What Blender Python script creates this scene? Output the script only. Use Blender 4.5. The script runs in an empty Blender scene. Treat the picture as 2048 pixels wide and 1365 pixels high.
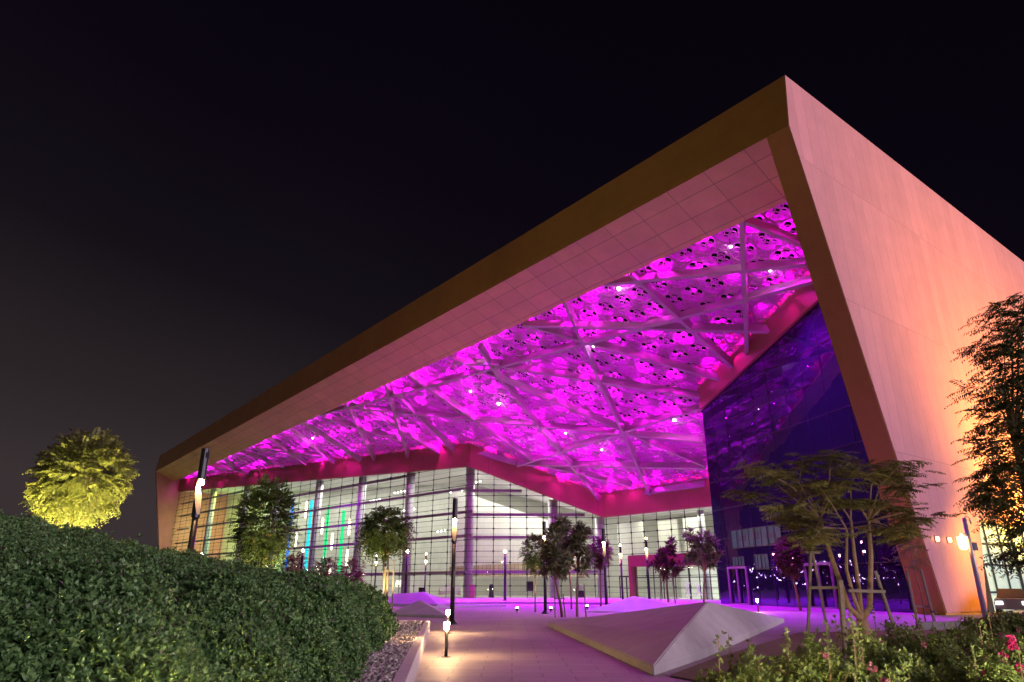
import bpy, bmesh, math, random
import numpy as np
from math import sin, cos, pi, radians, sqrt, atan2
from mathutils import Vector, Matrix

random.seed(7)
RNG = np.random.default_rng(7)
sc = bpy.context.scene
COL = sc.collection

# ------------------------------------------------------------------ helpers
class MB:
    """collects faces and links them as one mesh object"""
    def __init__(s):
        s.v = []; s.f = []; s.chunks = []
    def add(s, verts, faces):
        o = len(s.v)
        s.v += [tuple(map(float, p)) for p in verts]
        s.f += [tuple(i + o for i in f) for f in faces]
        return s
    def quad(s, a, b, c, d): return s.add([a, b, c, d], [(0, 1, 2, 3)])
    def poly(s, pts): return s.add(pts, [tuple(range(len(pts)))])
    def box(s, c, size, rz=0.0):
        x, y, z = [k / 2 for k in size]
        ca, sa = cos(rz), sin(rz)
        P = []
        for dz in (-z, z):
            for dx, dy in ((-x, -y), (x, -y), (x, y), (-x, y)):
                P.append((c[0] + dx * ca - dy * sa, c[1] + dx * sa + dy * ca, c[2] + dz))
        return s.add(P, [(0, 3, 2, 1), (4, 5, 6, 7), (0, 1, 5, 4), (1, 2, 6, 5), (2, 3, 7, 6), (3, 0, 4, 7)])
    def prism(s, bot, top):
        n = len(bot)
        f = [tuple(reversed(range(n))), tuple(range(n, 2 * n))]
        f += [(i, (i + 1) % n, n + (i + 1) % n, n + i) for i in range(n)]
        return s.add(list(bot) + list(top), f)
    def bar(s, a, b, w, h=None, up=(0, 0, 1)):
        """rectangular bar from a to b, w across, h along up"""
        h = h or w
        a, b = Vector(a), Vector(b)
        d = (b - a).normalized(); up = Vector(up)
        if abs(d.dot(up)) > .98: up = Vector((1, 0, 0))
        r = d.cross(up).normalized(); t = r.cross(d).normalized()
        R = [(-w / 2, -h / 2), (w / 2, -h / 2), (w / 2, h / 2), (-w / 2, h / 2)]
        return s.prism([a + r * x + t * y for x, y in R], [b + r * x + t * y for x, y in R])
    def tube(s, pts, rad, seg=10, cap=True):
        pts = [Vector(p) for p in pts]; n = len(pts)
        if not hasattr(rad, '__len__'): rad = [rad] * n
        V = []; F = []; ref = None
        for i, p in enumerate(pts):
            d = (pts[min(i + 1, n - 1)] - pts[max(i - 1, 0)]).normalized()
            if ref is None:
                ref = Vector((1, 0, 0)) if abs(d.x) < .9 else Vector((0, 1, 0))
            a = (ref - d * ref.dot(d)).normalized(); b = d.cross(a); ref = a
            for k in range(seg):
                t = 2 * pi * k / seg
                V.append(p + (a * cos(t) + b * sin(t)) * rad[i])
        for i in range(n - 1):
            for k in range(seg):
                F.append((i * seg + k, i * seg + (k + 1) % seg, (i + 1) * seg + (k + 1) % seg, (i + 1) * seg + k))
        if cap:
            F.append(tuple(reversed(range(seg)))); F.append(tuple((n - 1) * seg + k for k in range(seg)))
        return s.add(V, F)
    def lathe(s, prof, c=(0, 0, 0), seg=16):
        return s.tube([(c[0], c[1], c[2] + z) for z, r in prof], [max(r, 1e-4) for z, r in prof], seg)
    def ball(s, c, r, seg=10, rings=6, sz=1.0):
        prof = [(-cos(pi * i / rings) * r * sz, sin(pi * i / rings) * r) for i in range(rings + 1)]
        return s.lathe(prof, c, seg)
    def arr(s, V, F):
        s.chunks.append((np.asarray(V, np.float32).reshape(-1, 3), np.asarray(F, np.int32).reshape(-1, 4)))
        return s
    def build(s, name, mat, parent=None, smooth=False, loc=None):
        me = bpy.data.meshes.new(name)
        if s.chunks:
            Vs = []; Fs = []; o = 0
            if s.v:
                Vs.append(np.array(s.v, np.float32)); o = len(s.v)
            lt = [list(f) for f in s.f]
            for V, F in s.chunks:
                Vs.append(V); Fs.append(F + o); o += len(V)
            V = np.concatenate(Vs); F = np.concatenate(Fs)
            loops = [i for f in lt for i in f]
            starts = []; k = 0
            for f in lt: starts.append(k); k += len(f)
            allloops = np.concatenate([np.array(loops, np.int32), F.ravel().astype(np.int32)])
            allstarts = np.concatenate([np.array(starts, np.int32), k + 4 * np.arange(len(F), dtype=np.int32)])
            me.vertices.add(len(V)); me.vertices.foreach_set('co', V.ravel())
            me.loops.add(len(allloops)); me.loops.foreach_set('vertex_index', allloops)
            me.polygons.add(len(allstarts)); me.polygons.foreach_set('loop_start', allstarts)
            me.update(calc_edges=True); me.validate()
        else:
            me.from_pydata(s.v, [], s.f); me.update()
        if smooth:
            me.polygons.foreach_set('use_smooth', [True] * len(me.polygons))
        me.materials.append(mat)
        o = bpy.data.objects.new(name, me); COL.objects.link(o)
        if parent is not None: o.parent = parent
        if loc is not None: o.location = loc
        return o

def tag(o, label=None, cat=None, group=None, kind=None):
    if label: o['label'] = label
    if cat: o['category'] = cat
    if group: o['group'] = group
    if kind: o['kind'] = kind
    return o
def thing(name, label, cat, loc=(0, 0, 0), rz=0.0, group=None):
    o = bpy.data.objects.new(name, None); COL.objects.link(o)
    o.location = loc; o.rotation_euler = (0, 0, rz); o.empty_display_size = .2
    return tag(o, label, cat, group)
def copy_tree(o, parent=None):
    c = o.copy(); COL.objects.link(c)
    if parent is not None: c.parent = parent
    for ch in [x for x in bpy.data.objects if x.parent == o]: copy_tree(ch, c)
    return c
def lamp(kind, loc, power, color, parent=None, radius=.08, spot=None, blend=.5, aim=None, size=None):
    L = bpy.data.lights.new('light', kind); L.energy = power; L.color = color
    if kind in ('POINT', 'SPOT'): L.shadow_soft_size = radius
    if kind == 'SPOT': L.spot_size = radians(spot); L.spot_blend = blend
    if kind == 'AREA':
        L.shape = 'RECTANGLE'; L.size, L.size_y = size
    o = bpy.data.objects.new('lamp_light', L); COL.objects.link(o)
    o.location = loc
    if aim is not None:
        o.rotation_euler = (Vector(aim) - Vector(loc)).to_track_quat('-Z', 'Y').to_euler()
    if parent is not None: o.parent = parent
    return o

# ------------------------------------------------------------------ materials
def newmat(name):
    m = bpy.data.materials.new(name); m.use_nodes = True
    return m, m.node_tree.nodes, m.node_tree.links, m.node_tree.nodes['Principled BSDF']
def pbr(name, col, rough=.6, metal=0.0, var=.0, vscale=3.0, bump=0.0, bscale=40.0, spec=.5):
    m, N, L, B = newmat(name)
    B.inputs['Base Color'].default_value = (*col, 1)
    B.inputs['Roughness'].default_value = rough; B.inputs['Metallic'].default_value = metal
    B.inputs['Specular IOR Level'].default_value = spec
    if var or bump:
        tc = N.new('ShaderNodeTexCoord')
    if var:
        n = N.new('ShaderNodeTexNoise'); n.inputs['Scale'].default_value = vscale; n.inputs['Detail'].default_value = 6
        n.inputs['Roughness'].default_value = .65
        L.new(tc.outputs['Object'], n.inputs['Vector'])
        r = N.new('ShaderNodeMapRange')
        r.inputs['From Min'].default_value = .25; r.inputs['From Max'].default_value = .75
        r.inputs['To Min'].default_value = 1 - var; r.inputs['To Max'].default_value = 1 + var
        L.new(n.outputs['Fac'], r.inputs['Value'])
        mx = N.new('ShaderNodeVectorMath'); mx.operation = 'SCALE'; mx.inputs[0].default_value = col
        L.new(r.outputs[0], mx.inputs['Scale']); L.new(mx.outputs[0], B.inputs['Base Color'])
    if bump:
        n2 = N.new('ShaderNodeTexNoise'); n2.inputs['Scale'].default_value = bscale; n2.inputs['Detail'].default_value = 4
        L.new(tc.outputs['Object'], n2.inputs['Vector'])
        b = N.new('ShaderNodeBump'); b.inputs['Strength'].default_value = bump; b.inputs['Distance'].default_value = .02
        L.new(n2.outputs['Fac'], b.inputs['Height']); L.new(b.outputs[0], B.inputs['Normal'])
    return m
def panelled(name, col, axes, w, h, rough=.55, joint=.012, dark=.55, var=.06, squash=False, offset=0.0, fine=60, metal=0.0):
    """panels with thin joints, laid in the plane of two object axes"""
    m, N, L, B = newmat(name)
    tc = N.new('ShaderNodeTexCoord'); sp = N.new('ShaderNodeSeparateXYZ'); L.new(tc.outputs['Object'], sp.inputs[0])
    cb = N.new('ShaderNodeCombineXYZ'); L.new(sp.outputs[axes[0]], cb.inputs[0]); L.new(sp.outputs[axes[1]], cb.inputs[1])
    br = N.new('ShaderNodeTexBrick'); L.new(cb.outputs[0], br.inputs['Vector'])
    br.offset = offset; br.squash = 1
    br.inputs['Scale'].default_value = 1; br.inputs['Brick Width'].default_value = w; br.inputs['Row Height'].default_value = h
    br.inputs['Mortar Size'].default_value = joint; br.inputs['Mortar Smooth'].default_value = .3; br.inputs['Bias'].default_value = 0
    c1 = tuple(k * (1 - var) for k in col); c2 = tuple(k * (1 + var) for k in col)
    br.inputs['Color1'].default_value = (*c1, 1); br.inputs['Color2'].default_value = (*c2, 1)
    br.inputs['Mortar'].default_value = (*[k * dark for k in col], 1)
    n = N.new('ShaderNodeTexNoise'); n.inputs['Scale'].default_value = .5; n.inputs['Detail'].default_value = 8; n.inputs['Roughness'].default_value = .7
    L.new(tc.outputs['Object'], n.inputs['Vector'])
    r = N.new('ShaderNodeMapRange'); r.inputs['From Min'].default_value = .2; r.inputs['From Max'].default_value = .8
    r.inputs['To Min'].default_value = .86; r.inputs['To Max'].default_value = 1.12; L.new(n.outputs['Fac'], r.inputs['Value'])
    mx = N.new('ShaderNodeVectorMath'); mx.operation = 'SCALE'
    L.new(br.outputs['Color'], mx.inputs[0]); L.new(r.outputs[0], mx.inputs['Scale']); L.new(mx.outputs[0], B.inputs['Base Color'])
    n2 = N.new('ShaderNodeTexNoise'); n2.inputs['Scale'].default_value = fine; n2.inputs['Detail'].default_value = 3
    L.new(tc.outputs['Object'], n2.inputs['Vector'])
    b = N.new('ShaderNodeBump'); b.inputs['Strength'].default_value = .12; b.inputs['Distance'].default_value = .01
    L.new(n2.outputs['Fac'], b.inputs['Height']); L.new(b.outputs[0], B.inputs['Normal'])
    B.inputs['Roughness'].default_value = rough; B.inputs['Metallic'].default_value = metal
    return m
def emit(name, col, s):
    m, N, L, B = newmat(name)
    B.inputs['Base Color'].default_value = (*[min(1, k) * .5 for k in col], 1)
    B.inputs['Emission Color'].default_value = (*col, 1); B.inputs['Emission Strength'].default_value = s
    return m
def leafmat(name, c1, c2, rough=.45, trans=.25):
    """leaf colour varies from leaf to leaf, a little light passes through"""
    m, N, L, B = newmat(name)
    g = N.new('ShaderNodeNewGeometry'); mx = N.new('ShaderNodeMix'); mx.data_type = 'RGBA'
    L.new(g.outputs['Random Per Island'], mx.inputs[0])
    mx.inputs[6].default_value = (*c1, 1); mx.inputs[7].default_value = (*c2, 1)
    L.new(mx.outputs[2], B.inputs['Base Color'])
    B.inputs['Roughness'].default_value = rough; B.inputs['Specular IOR Level'].default_value = .35
    t = N.new('ShaderNodeBsdfTranslucent'); L.new(mx.outputs[2], t.inputs['Color'])
    s = N.new('ShaderNodeMixShader'); s.inputs[0].default_value = trans
    L.new(B.outputs[0], s.inputs[1]); L.new(t.outputs[0], s.inputs[2])
    L.new(s.outputs[0], N['Material Output'].inputs['Surface'])
    return m
def glassmat(name, tint, refl=(.9, .9, .9), ior=1.45, rough=.0, wav=0.0):
    """architectural glazing: tinted see-through pane with a mirror reflection"""
    m, N, L, B = newmat(name); N.remove(B)
    t = N.new('ShaderNodeBsdfTransparent'); t.inputs['Color'].default_value = (*tint, 1)
    g = N.new('ShaderNodeBsdfGlossy'); g.inputs['Color'].default_value = (*refl, 1); g.inputs['Roughness'].default_value = rough
    f = N.new('ShaderNodeLayerWeight'); pw = N.new('ShaderNodeMath'); pw.operation = 'POWER'; pw.inputs[1].default_value = 4
    L.new(f.outputs['Facing'], pw.inputs[0])
    ad = N.new('ShaderNodeMath'); ad.operation = 'MULTIPLY_ADD'; ad.inputs[1].default_value = .8; ad.inputs[2].default_value = .05
    L.new(pw.outputs[0], ad.inputs[0])
    s = N.new('ShaderNodeMixShader')
    L.new(ad.outputs[0], s.inputs[0]); L.new(t.outputs[0], s.inputs[1]); L.new(g.outputs[0], s.inputs[2])
    L.new(s.outputs[0], N['Material Output'].inputs['Surface'])
    if wav:
        tc = N.new('ShaderNodeTexCoord'); n = N.new('ShaderNodeTexNoise'); n.inputs['Scale'].default_value = .35
        n.inputs['Detail'].default_value = 2
        L.new(tc.outputs['Object'], n.inputs['Vector'])
        b = N.new('ShaderNodeBump'); b.inputs['Strength'].default_value = wav; b.inputs['Distance'].default_value = .1
        L.new(n.outputs['Fac'], b.inputs['Height'])
        L.new(b.outputs[0], g.inputs['Normal']); L.new(b.outputs[0], f.inputs['Normal'])
    return m

CLAD = (.76, .46, .22)
M = {}
M['fascia'] = panelled('fascia_cladding', (.62, .33, .09), (0, 2), 3.4, 6.0, joint=.006, dark=.8, var=.03)
M['soffit'] = panelled('soffit_panels', CLAD, (0, 1), 3.4, 1.62, joint=.028, dark=.42, var=.05)
M['side'] = panelled('side_panels', (.60, .275, .30), (1, 2), 1.35, 9.3, joint=.022, dark=.62, var=.06, offset=.37)
M['band'] = panelled('band_panels', (.40, .15, .10), (0, 2), 3.2, 8.0, joint=.02, dark=.6, var=.05)
M['plate'] = pbr('ceiling_plate_magenta_light', (.58, .10, .66), .5, var=.30, vscale=.9)  # saturated magenta of the LED light is put into the plate colour
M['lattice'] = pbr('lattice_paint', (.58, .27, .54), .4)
M['beam'] = pbr('beam_paint', (.52, .38, .45), .45, var=.05, vscale=.8)
M['glass'] = glassmat('clear_glass', (.90, .95, .90), ior=1.38)
M['mullion'] = pbr('dark_steel', (.05, .055, .06), .4, .6)
M['column'] = pbr('column_paint', (.55, .53, .60), .5, var=.05, vscale=1.0)
M['tie'] = pbr('grey_steel_beam', (.44, .41, .46), .5, var=.08)
M['cream'] = panelled('cream_wall', (.68, .68, .62), (0, 2), 1.2, 5.2, joint=.02, dark=.88, var=.03)
M['tan'] = panelled('timber_slats', (.46, .37, .25), (0, 2), .32, 9.0, joint=.03, dark=.6, var=.1)
M['white'] = pbr('white_paint', (.8, .8, .78), .5)
M['floor'] = pbr('lobby_stone', (.5, .48, .44), .25, var=.08, vscale=.7)
M['red'] = pbr('portal_red', (.22, .055, .045), .5, var=.07, vscale=1.5)
M['lav'] = pbr('pale_metal_frame', (.22, .19, .21), .4, .1)
def darkglass():
    m, N, L, B = newmat('dark_mirror_glass'); N.remove(B)
    g = N.new('ShaderNodeBsdfGlossy'); g.inputs['Color'].default_value = (.46, .32, 1, 1); g.inputs['Roughness'].default_value = .012
    d = N.new('ShaderNodeBsdfDiffuse'); d.inputs['Color'].default_value = (.012, .005, .028, 1)
    f = N.new('ShaderNodeFresnel'); f.inputs['IOR'].default_value = 2.6
    s = N.new('ShaderNodeMixShader'); L.new(f.outputs[0], s.inputs[0]); L.new(d.outputs[0], s.inputs[1]); L.new(g.outputs[0], s.inputs[2])
    tc = N.new('ShaderNodeTexCoord'); n = N.new('ShaderNodeTexNoise'); n.inputs['Scale'].default_value = .45; n.inputs['Detail'].default_value = 2
    L.new(tc.outputs['Object'], n.inputs['Vector'])
    b = N.new('ShaderNodeBump'); b.inputs['Strength'].default_value = .09; b.inputs['Distance'].default_value = .12
    L.new(n.outputs['Fac'], b.inputs['Height']); L.new(b.outputs[0], g.inputs['Normal'])
    L.new(s.outputs[0], N['Material Output'].inputs['Surface'])
    return m
M['dark'] = darkglass()
M['paving'] = panelled('plaza_paving', (.36, .32, .31), (0, 1), 1.2, .6, rough=.62, joint=.014, dark=.55, var=.09, offset=.5, fine=90)
M['mound'] = pbr('smooth_concrete', (.46, .43, .44), .7, var=.16, vscale=1.3, bump=.15, bscale=60)
M['kerb'] = pbr('white_kerb_stone', (.62, .58, .56), .65, var=.08, vscale=3, bump=.2)
M['soil'] = pbr('dry_soil', (.22, .155, .085), .95, var=.35, vscale=6, bump=.8, bscale=25)
M['earth'] = pbr('far_ground', (.11, .095, .08), .95, var=.25, vscale=.15)
M['stone'] = leafmat('gravel_stone', (.20, .19, .18), (.66, .60, .54), .75, 0.0)
M['black'] = pbr('black_paint', (.018, .018, .022), .32, .2, spec=.6)
M['reflector'] = pbr('lamp_reflector', (.30, .26, .20), .5)
M['bulb'] = emit('warm_bulb', (1, .56, .20), 620)
M['bollard_glow'] = emit('warm_bollard_lens', (1, .60, .25), 750)
M['uplight_glow'] = emit('uplight_lens', (1, .90, .75), 40)
M['mag_glow'] = emit('magenta_floodlight_lens', (1, .62, 1), 90)
M['flood_glow'] = emit('warm_floodlight_lens', (1, .50, .14), 11)
M['pend'] = emit('pendant_glow', (1, .80, .55), 9)
M['down'] = emit('downlight_glow', (1, .95, .82), 14)
M['led_blue'] = emit('blue_strip', (.0, .22, 1), 1.6)
M['led_cyan'] = emit('cyan_strip', (.0, .75, .9), 1.25)
M['led_green'] = emit('green_strip', (.0, .85, .25), 1.15)
M['teal_window'] = emit('teal_lit_room', (.10, .50, .40), .075)
M['teal_window'].node_tree.nodes['Principled BSDF'].inputs['Base Color'].default_value = (.02, .03, .03, 1)
M['door_glow'] = emit('lit_vestibule', (.85, 1, .86), .9)
M['far_glow'] = emit('distant_lamp', (1, .86, .62), 60)
M['side_glow'] = emit('lit_shopfront', (.70, 1, .85), .42)
M['green_glow'] = emit('green_lit_edge', (.05, .55, .18), 1.0)
M['bark'] = pbr('bark', (.27, .18, .11), .9, var=.3, vscale=12, bump=.6, bscale=30)
M['stake'] = pbr('weathered_timber', (.20, .165, .135), .85, var=.25, vscale=9, bump=.4)
M['galv'] = pbr('grey_pole_metal', (.38, .38, .42), .45, .5)
M['leaf_hedge'] = leafmat('hedge_leaf', (.050, .118, .034), (.200, .375, .125), .42, .18)
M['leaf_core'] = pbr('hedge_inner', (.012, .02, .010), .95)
M['leaf_yellow'] = leafmat('feathery_leaf', (.14, .16, .04), (.25, .26, .08), .5, .3)
M['leaf_green'] = leafmat('glossy_green_leaf', (.05, .085, .022), (.115, .155, .045), .4, .25)
M['leaf_dark'] = leafmat('plume_leaf', (.10, .115, .055), (.27, .28, .16), .4, .2)
M['leaf_red'] = leafmat('russet_leaf', (.10, .045, .042), (.20, .10, .08), .45, .25)
M['leaf_acacia'] = leafmat('fern_leaf', (.13, .125, .035), (.24, .225, .08), .5, .3)
M['leaf_night'] = leafmat('shaded_leaf', (.050, .075, .022), (.150, .175, .060), .5, .3)
M['leaf_shrub'] = leafmat('shrub_leaf', (.12, .18, .04), (.30, .38, .11), .42, .25)
M['flower'] = leafmat('pink_bract', (.42, .10, .16), (.65, .30, .34), .6, .3)
M['flower_hot'] = leafmat('hot_pink_bract', (.60, .02, .14), (.75, .07, .28), .6, .3)

# ------------------------------------------------------------------ camera, world, sun
cam = bpy.data.cameras.new('Camera'); cam.sensor_width = 36; cam.lens = 1360 / 2048 * 36
cam.clip_end = 3000; cam.clip_start = .05
co = bpy.data.objects.new('Camera', cam); COL.objects.link(co)
PITCH = math.atan((1171 - 682.5) / 1360)
co.location = (0, 0, 1.65); co.rotation_euler = (pi / 2 + PITCH, 0, 0)
sc.camera = co

w = bpy.data.worlds.new('World'); sc.world = w; w.use_nodes = True
N, L = w.node_tree.nodes, w.node_tree.links
bg = N['Background']
tc = N.new('ShaderNodeTexCoord'); sp = N.new('ShaderNodeSeparateXYZ'); L.new(tc.outputs['Generated'], sp.inputs[0])
# glow of the town low in the sky, stronger to the left
ma = N.new('ShaderNodeMath'); ma.operation = 'MULTIPLY_ADD'; L.new(sp.outputs[0], ma.inputs[0]); ma.inputs[1].default_value = .22
L.new(sp.outputs[2], ma.inputs[2])
rp = N.new('ShaderNodeValToRGB'); L.new(ma.outputs[0], rp.inputs[0])
e = rp.color_ramp.elements
e[0].position = 0.0; e[0].color = (.040, .030, .032, 1)
e[1].position = .75; e[1].color = (.0022, .0012, .0036, 1)
for p_, c_ in ((.12, (.023, .0175, .0195, 1)), (.30, (.0075, .0055, .0085, 1)), (.5, (.0035, .002, .0052, 1))):
    q = e.new(p_); q.color = c_
nz = N.new('ShaderNodeTexNoise'); nz.inputs['Scale'].default_value = 2.2; nz.inputs['Detail'].default_value = 5
L.new(tc.outputs['Generated'], nz.inputs['Vector'])
mr = N.new('ShaderNodeMapRange'); mr.inputs['To Min'].default_value = .8; mr.inputs['To Max'].default_value = 1.2
L.new(nz.outputs['Fac'], mr.inputs['Value'])
sv = N.new('ShaderNodeVectorMath'); sv.operation = 'SCALE'; L.new(rp.outputs[0], sv.inputs[0]); L.new(mr.outputs[0], sv.inputs['Scale'])
L.new(sv.outputs[0], bg.inputs['Color']); bg.inputs['Strength'].default_value = 1.0

# one distant light: the street-lit town behind the camera to the right
sl = bpy.data.lights.new('town_light', 'SUN'); sl.energy = 3.2; sl.angle = radians(44); sl.color = (1, .77, 1)
so = bpy.data.objects.new('town_light', sl); COL.objects.link(so)
so.rotation_euler = Vector((-.80, .55, -.13)).to_track_quat('-Z', 'Y').to_euler()

# ------------------------------------------------------------------ setting: ground, plaza, soil
g = MB().quad((-900, -500, 0), (900, -500, 0), (900, 1200, 0), (-900, 1200, 0)).build('ground', M['earth'])
tag(g, kind='structure')
pz = MB().poly([(-120, -10, .004), (60, -10, .004), (60, 120, .004), (-40, 180, .004), (-120, 220, .004)]).build('plaza', M['paving'])
tag(pz, kind='structure')
HPX, HPY = 25.45, 42.82
hall = thing('convention_hall', 'huge tan convention hall with leaning frame and magenta lit canopy over glass walls', 'building',
             (HPX, HPY, 0), atan2(-.788, .6157))
def Lc(u, v, z): return (-u, v, z)
def Wd(u, v, z=0.0): return (HPX - .6157 * u + .788 * v, HPY + .788 * u + .6157 * v, z)

# ------------------------------------------------------------------ hall: frame
UE = 183.7; TH = 1.65
def vz_prism(poly, u0, u1):
    return MB().prism([Lc(u0, v, z) for v, z in poly], [Lc(u1, v, z) for v, z in poly])
side = [(0, 0), (6.24, 0), (8.3, 5.9), (46, 5.9), (46, 34.37), (-8.7, 34.37), (-9.29, 30.0)]
# the outer cladding is its own part so that its joints run with the wall
leg = vz_prism(side, .06, TH).build('frame_leg', M['fascia'], hall)
cl = vz_prism([(.02, .12), (6.2, .12), (8.32, 5.93), (46, 5.93), (46, 34.36), (-8.69, 34.36), (-9.27, 30.0)], 0, .058).build('side_cladding', M['side'], hall)
cl['label'] = 'huge pink to orange side wall of vertical panels'
lside = [(-3.3, 0), (46, 0), (46, 34.37), (-8.7, 34.37), (-9.2, 30.0)]
M['legin'] = panelled('leg_lining', (.62, .24, .22), (1, 2), 2.4, 3.4, joint=.02, dark=.75, var=.04)
vz_prism(lside, UE - TH, UE).build('frame_leg', M['legin'], hall)
vz_prism([(-8.7, 34.37), (-9.29, 30.0), (-8.88, 30.10), (-8.3, 34.37)], TH, UE - TH).build('front_fascia', M['fascia'], hall)
vz_prism([(-9.275, 29.985), (-4.45, 27.72), (-4.45, 28.02), (-8.87, 30.085)], TH + .003, UE - TH - .003).build('soffit', M['soffit'], hall)
vz_prism([(-4.75, 28.18), (-4.46, 28.03), (-4.46, 33.9), (-8.28, 34.35), (-8.28, 33.9), (-4.75, 33.5)], TH + .004, UE - TH - .004).build('gutter_beam', M['band'], hall)

# ------------------------------------------------------------------ hall: canopy
MS = .47
NL = sqrt(1 + MS * MS)
EB = Vector((0, 1 / NL, -MS / NL)); EN = Vector((0, MS / NL, 1 / NL)); O0 = Vector((0, -4.45, 27.73))
def cz(v): return 27.73 - MS * (v + 4.45)
def cp(u, v, h=0.0):
    p = Vector((-u, v, cz(v))) + EN * h
    return p
poly = [(1.65, -4.45), (182, -4.45), (182, -2.8), (65.9, 11.2), (54.2, 27), (24.5, 26.7), (24.5, 12.2), (1.65, 1.7)]
def inside(u, v, P=poly):
    c = False
    for i in range(len(P)):
        (x1, y1), (x2, y2) = P[i], P[i - 1]
        if (y1 > v) != (y2 > v) and u < (x2 - x1) * (v - y1) / (y2 - y1) + x1: c = not c
    return c
A = 2.25
HP = 1.20          # height of the lattice over the beam soffits
HQ = 1.60          # height of the perforated plate above it
plateV = []; plateF = []; latV = []; latF = []
def ring(V, F, c, r0, r1, h, t, seg):
    a = np.arange(seg) * 2 * pi / seg
    o = len(V)
    for (r, hh) in ((r0, h), (r1, h), (r1, h + t), (r0, h + t)):
        for k in a: V.append((c[0] + r * cos(k), c[1] + r * sin(k), hh))
    for i in range(seg):
        j = (i + 1) % seg
        F.append((o + i, o + j, o + seg + j, o + seg + i))
        F.append((o + seg + i, o + seg + j, o + 2 * seg + j, o + 2 * seg + i))
        F.append((o + 3 * seg + i, o + 3 * seg + j, o + j, o + i))
def cell_templates():
    # quarter cell with a round hole, or plain
    out = {}
    K = A / 2.2
    for holes in range(2):
        V = []; F = []
        for sx in (-1, 1):
            for sy in (-1, 1):
                hc = (.33 * K * sx, .33 * K * sy); x0, x1 = sorted((0, sx * A / 2)); y0, y1 = sorted((0, sy * A / 2))
                seg = 16; o = len(V)
                if holes:
                    for k in range(seg):
                        t = 2 * pi * k / seg + pi / seg
                        d = (cos(t), sin(t))
                        V.append((hc[0] + .30 * K * d[0], hc[1] + .30 * K * d[1], 0))
                    for k in range(seg):
                        t = 2 * pi * k / seg + pi / seg
                        d = (cos(t), sin(t)); s_ = 1e9
                        for q, lo, hi, cc in ((d[0], x0, x1, hc[0]), (d[1], y0, y1, hc[1])):
                            if abs(q) > 1e-9: s_ = min(s_, ((hi if q > 0 else lo) - cc) / q)
                        V.append((hc[0] + s_ * d[0], hc[1] + s_ * d[1], 0))
                    for k in range(seg):
                        j = (k + 1) % seg
                        F.append((o + k, o + j, o + seg + j, o + seg + k))
                    # corners of the quarter cell
                    for cx_ in (x0, x1):
                        for cy_ in (y0, y1):
                            ang = atan2(cy_ - hc[1], cx_ - hc[0]) % (2 * pi)
                            k = int(((ang - pi / seg) % (2 * pi)) / (2 * pi / seg)); j = (k + 1) % seg
                            V.append((cx_, cy_, 0)); m_ = len(V) - 1
                            a_, b_ = o + seg + k, o + seg + j
                            mid = tuple((p + q) / 2 for p, q in zip(V[a_], V[b_])); V.append(mid)
                            F.append((a_, m_, b_, m_ + 1))
                else:
                    V += [(x0, y0, 0), (x1, y0, 0), (x1, y1, 0), (x0, y1, 0)]
                    F.append((o, o + 1, o + 2, o + 3))
        out[holes] = (np.array(V), np.array(F))
    V = []; F = []
    ring(V, F, (0, 0), 1.05 * K, 1.19 * K, -.12, .10, 28)
    for sx in (-1, 1):
        for sy in (-1, 1):
            ring(V, F, (.33 * K * sx, .33 * K * sy), .25 * K, .335 * K, -.05, .045, 16)
    for k in range(8):
        t = 2 * pi * k / 8 + pi / 8
        ring(V, F, (.95 * K * cos(t), .95 * K * sin(t)), .075 * K, .135 * K, -.05, .045, 8)
    ring(V, F, (A / 2, A / 2), .26 * K, .38 * K, -.14, .12, 16)
    ring(V, F, (A / 2, A / 2), .10 * K, .16 * K, -.06, .05, 10)
    for t in range(4):
        a_ = pi / 2 * t
        o = len(V); c_, s_ = cos(a_), sin(a_)
        for (x, y) in ((.05, -.04), (.38, -.04), (.38, .04), (.05, .04)):
            V.append((A / 2 + x * c_ - y * s_, A / 2 + x * s_ + y * c_, -.09))
        F.append((o, o + 1, o + 2, o + 3))
    out['ring'] = (np.array(V), np.array(F))
    return out
TP = cell_templates()
pm = MB(); lm = MB()
cells = []
nu = int(182 / A) + 1; nb = int(36 / A) + 1
ex, ey, ez = np.array((-1, 0, 0.)), np.array(EB), np.array(EN)
for i in range(nu):
    for j in range(nb):
        u = 1.65 + (i + .5) * A; bb = (j + .5) * A; v = -4.45 + bb / NL
        if not (inside(u, v) or inside(u - .9, v - .7) or inside(u + .9, v - .9)): continue
        # stay inside the glass line
        base = np.array(cp(u, v, HQ))
        op = 1 if random.random() < (.85 if u < 45 else .7) else 0
        V, F = TP[op]
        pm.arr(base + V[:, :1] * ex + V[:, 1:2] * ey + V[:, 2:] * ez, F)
        base = np.array(cp(u, v, HP))
        V, F = TP['ring']
        lm.arr(base + V[:, :1] * ex + V[:, 1:2] * ey + V[:, 2:] * ez, F)
        cells.append((u, v))
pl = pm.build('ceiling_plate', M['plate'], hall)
la = lm.build('ceiling_lattice', M['lattice'], hall)
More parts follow.
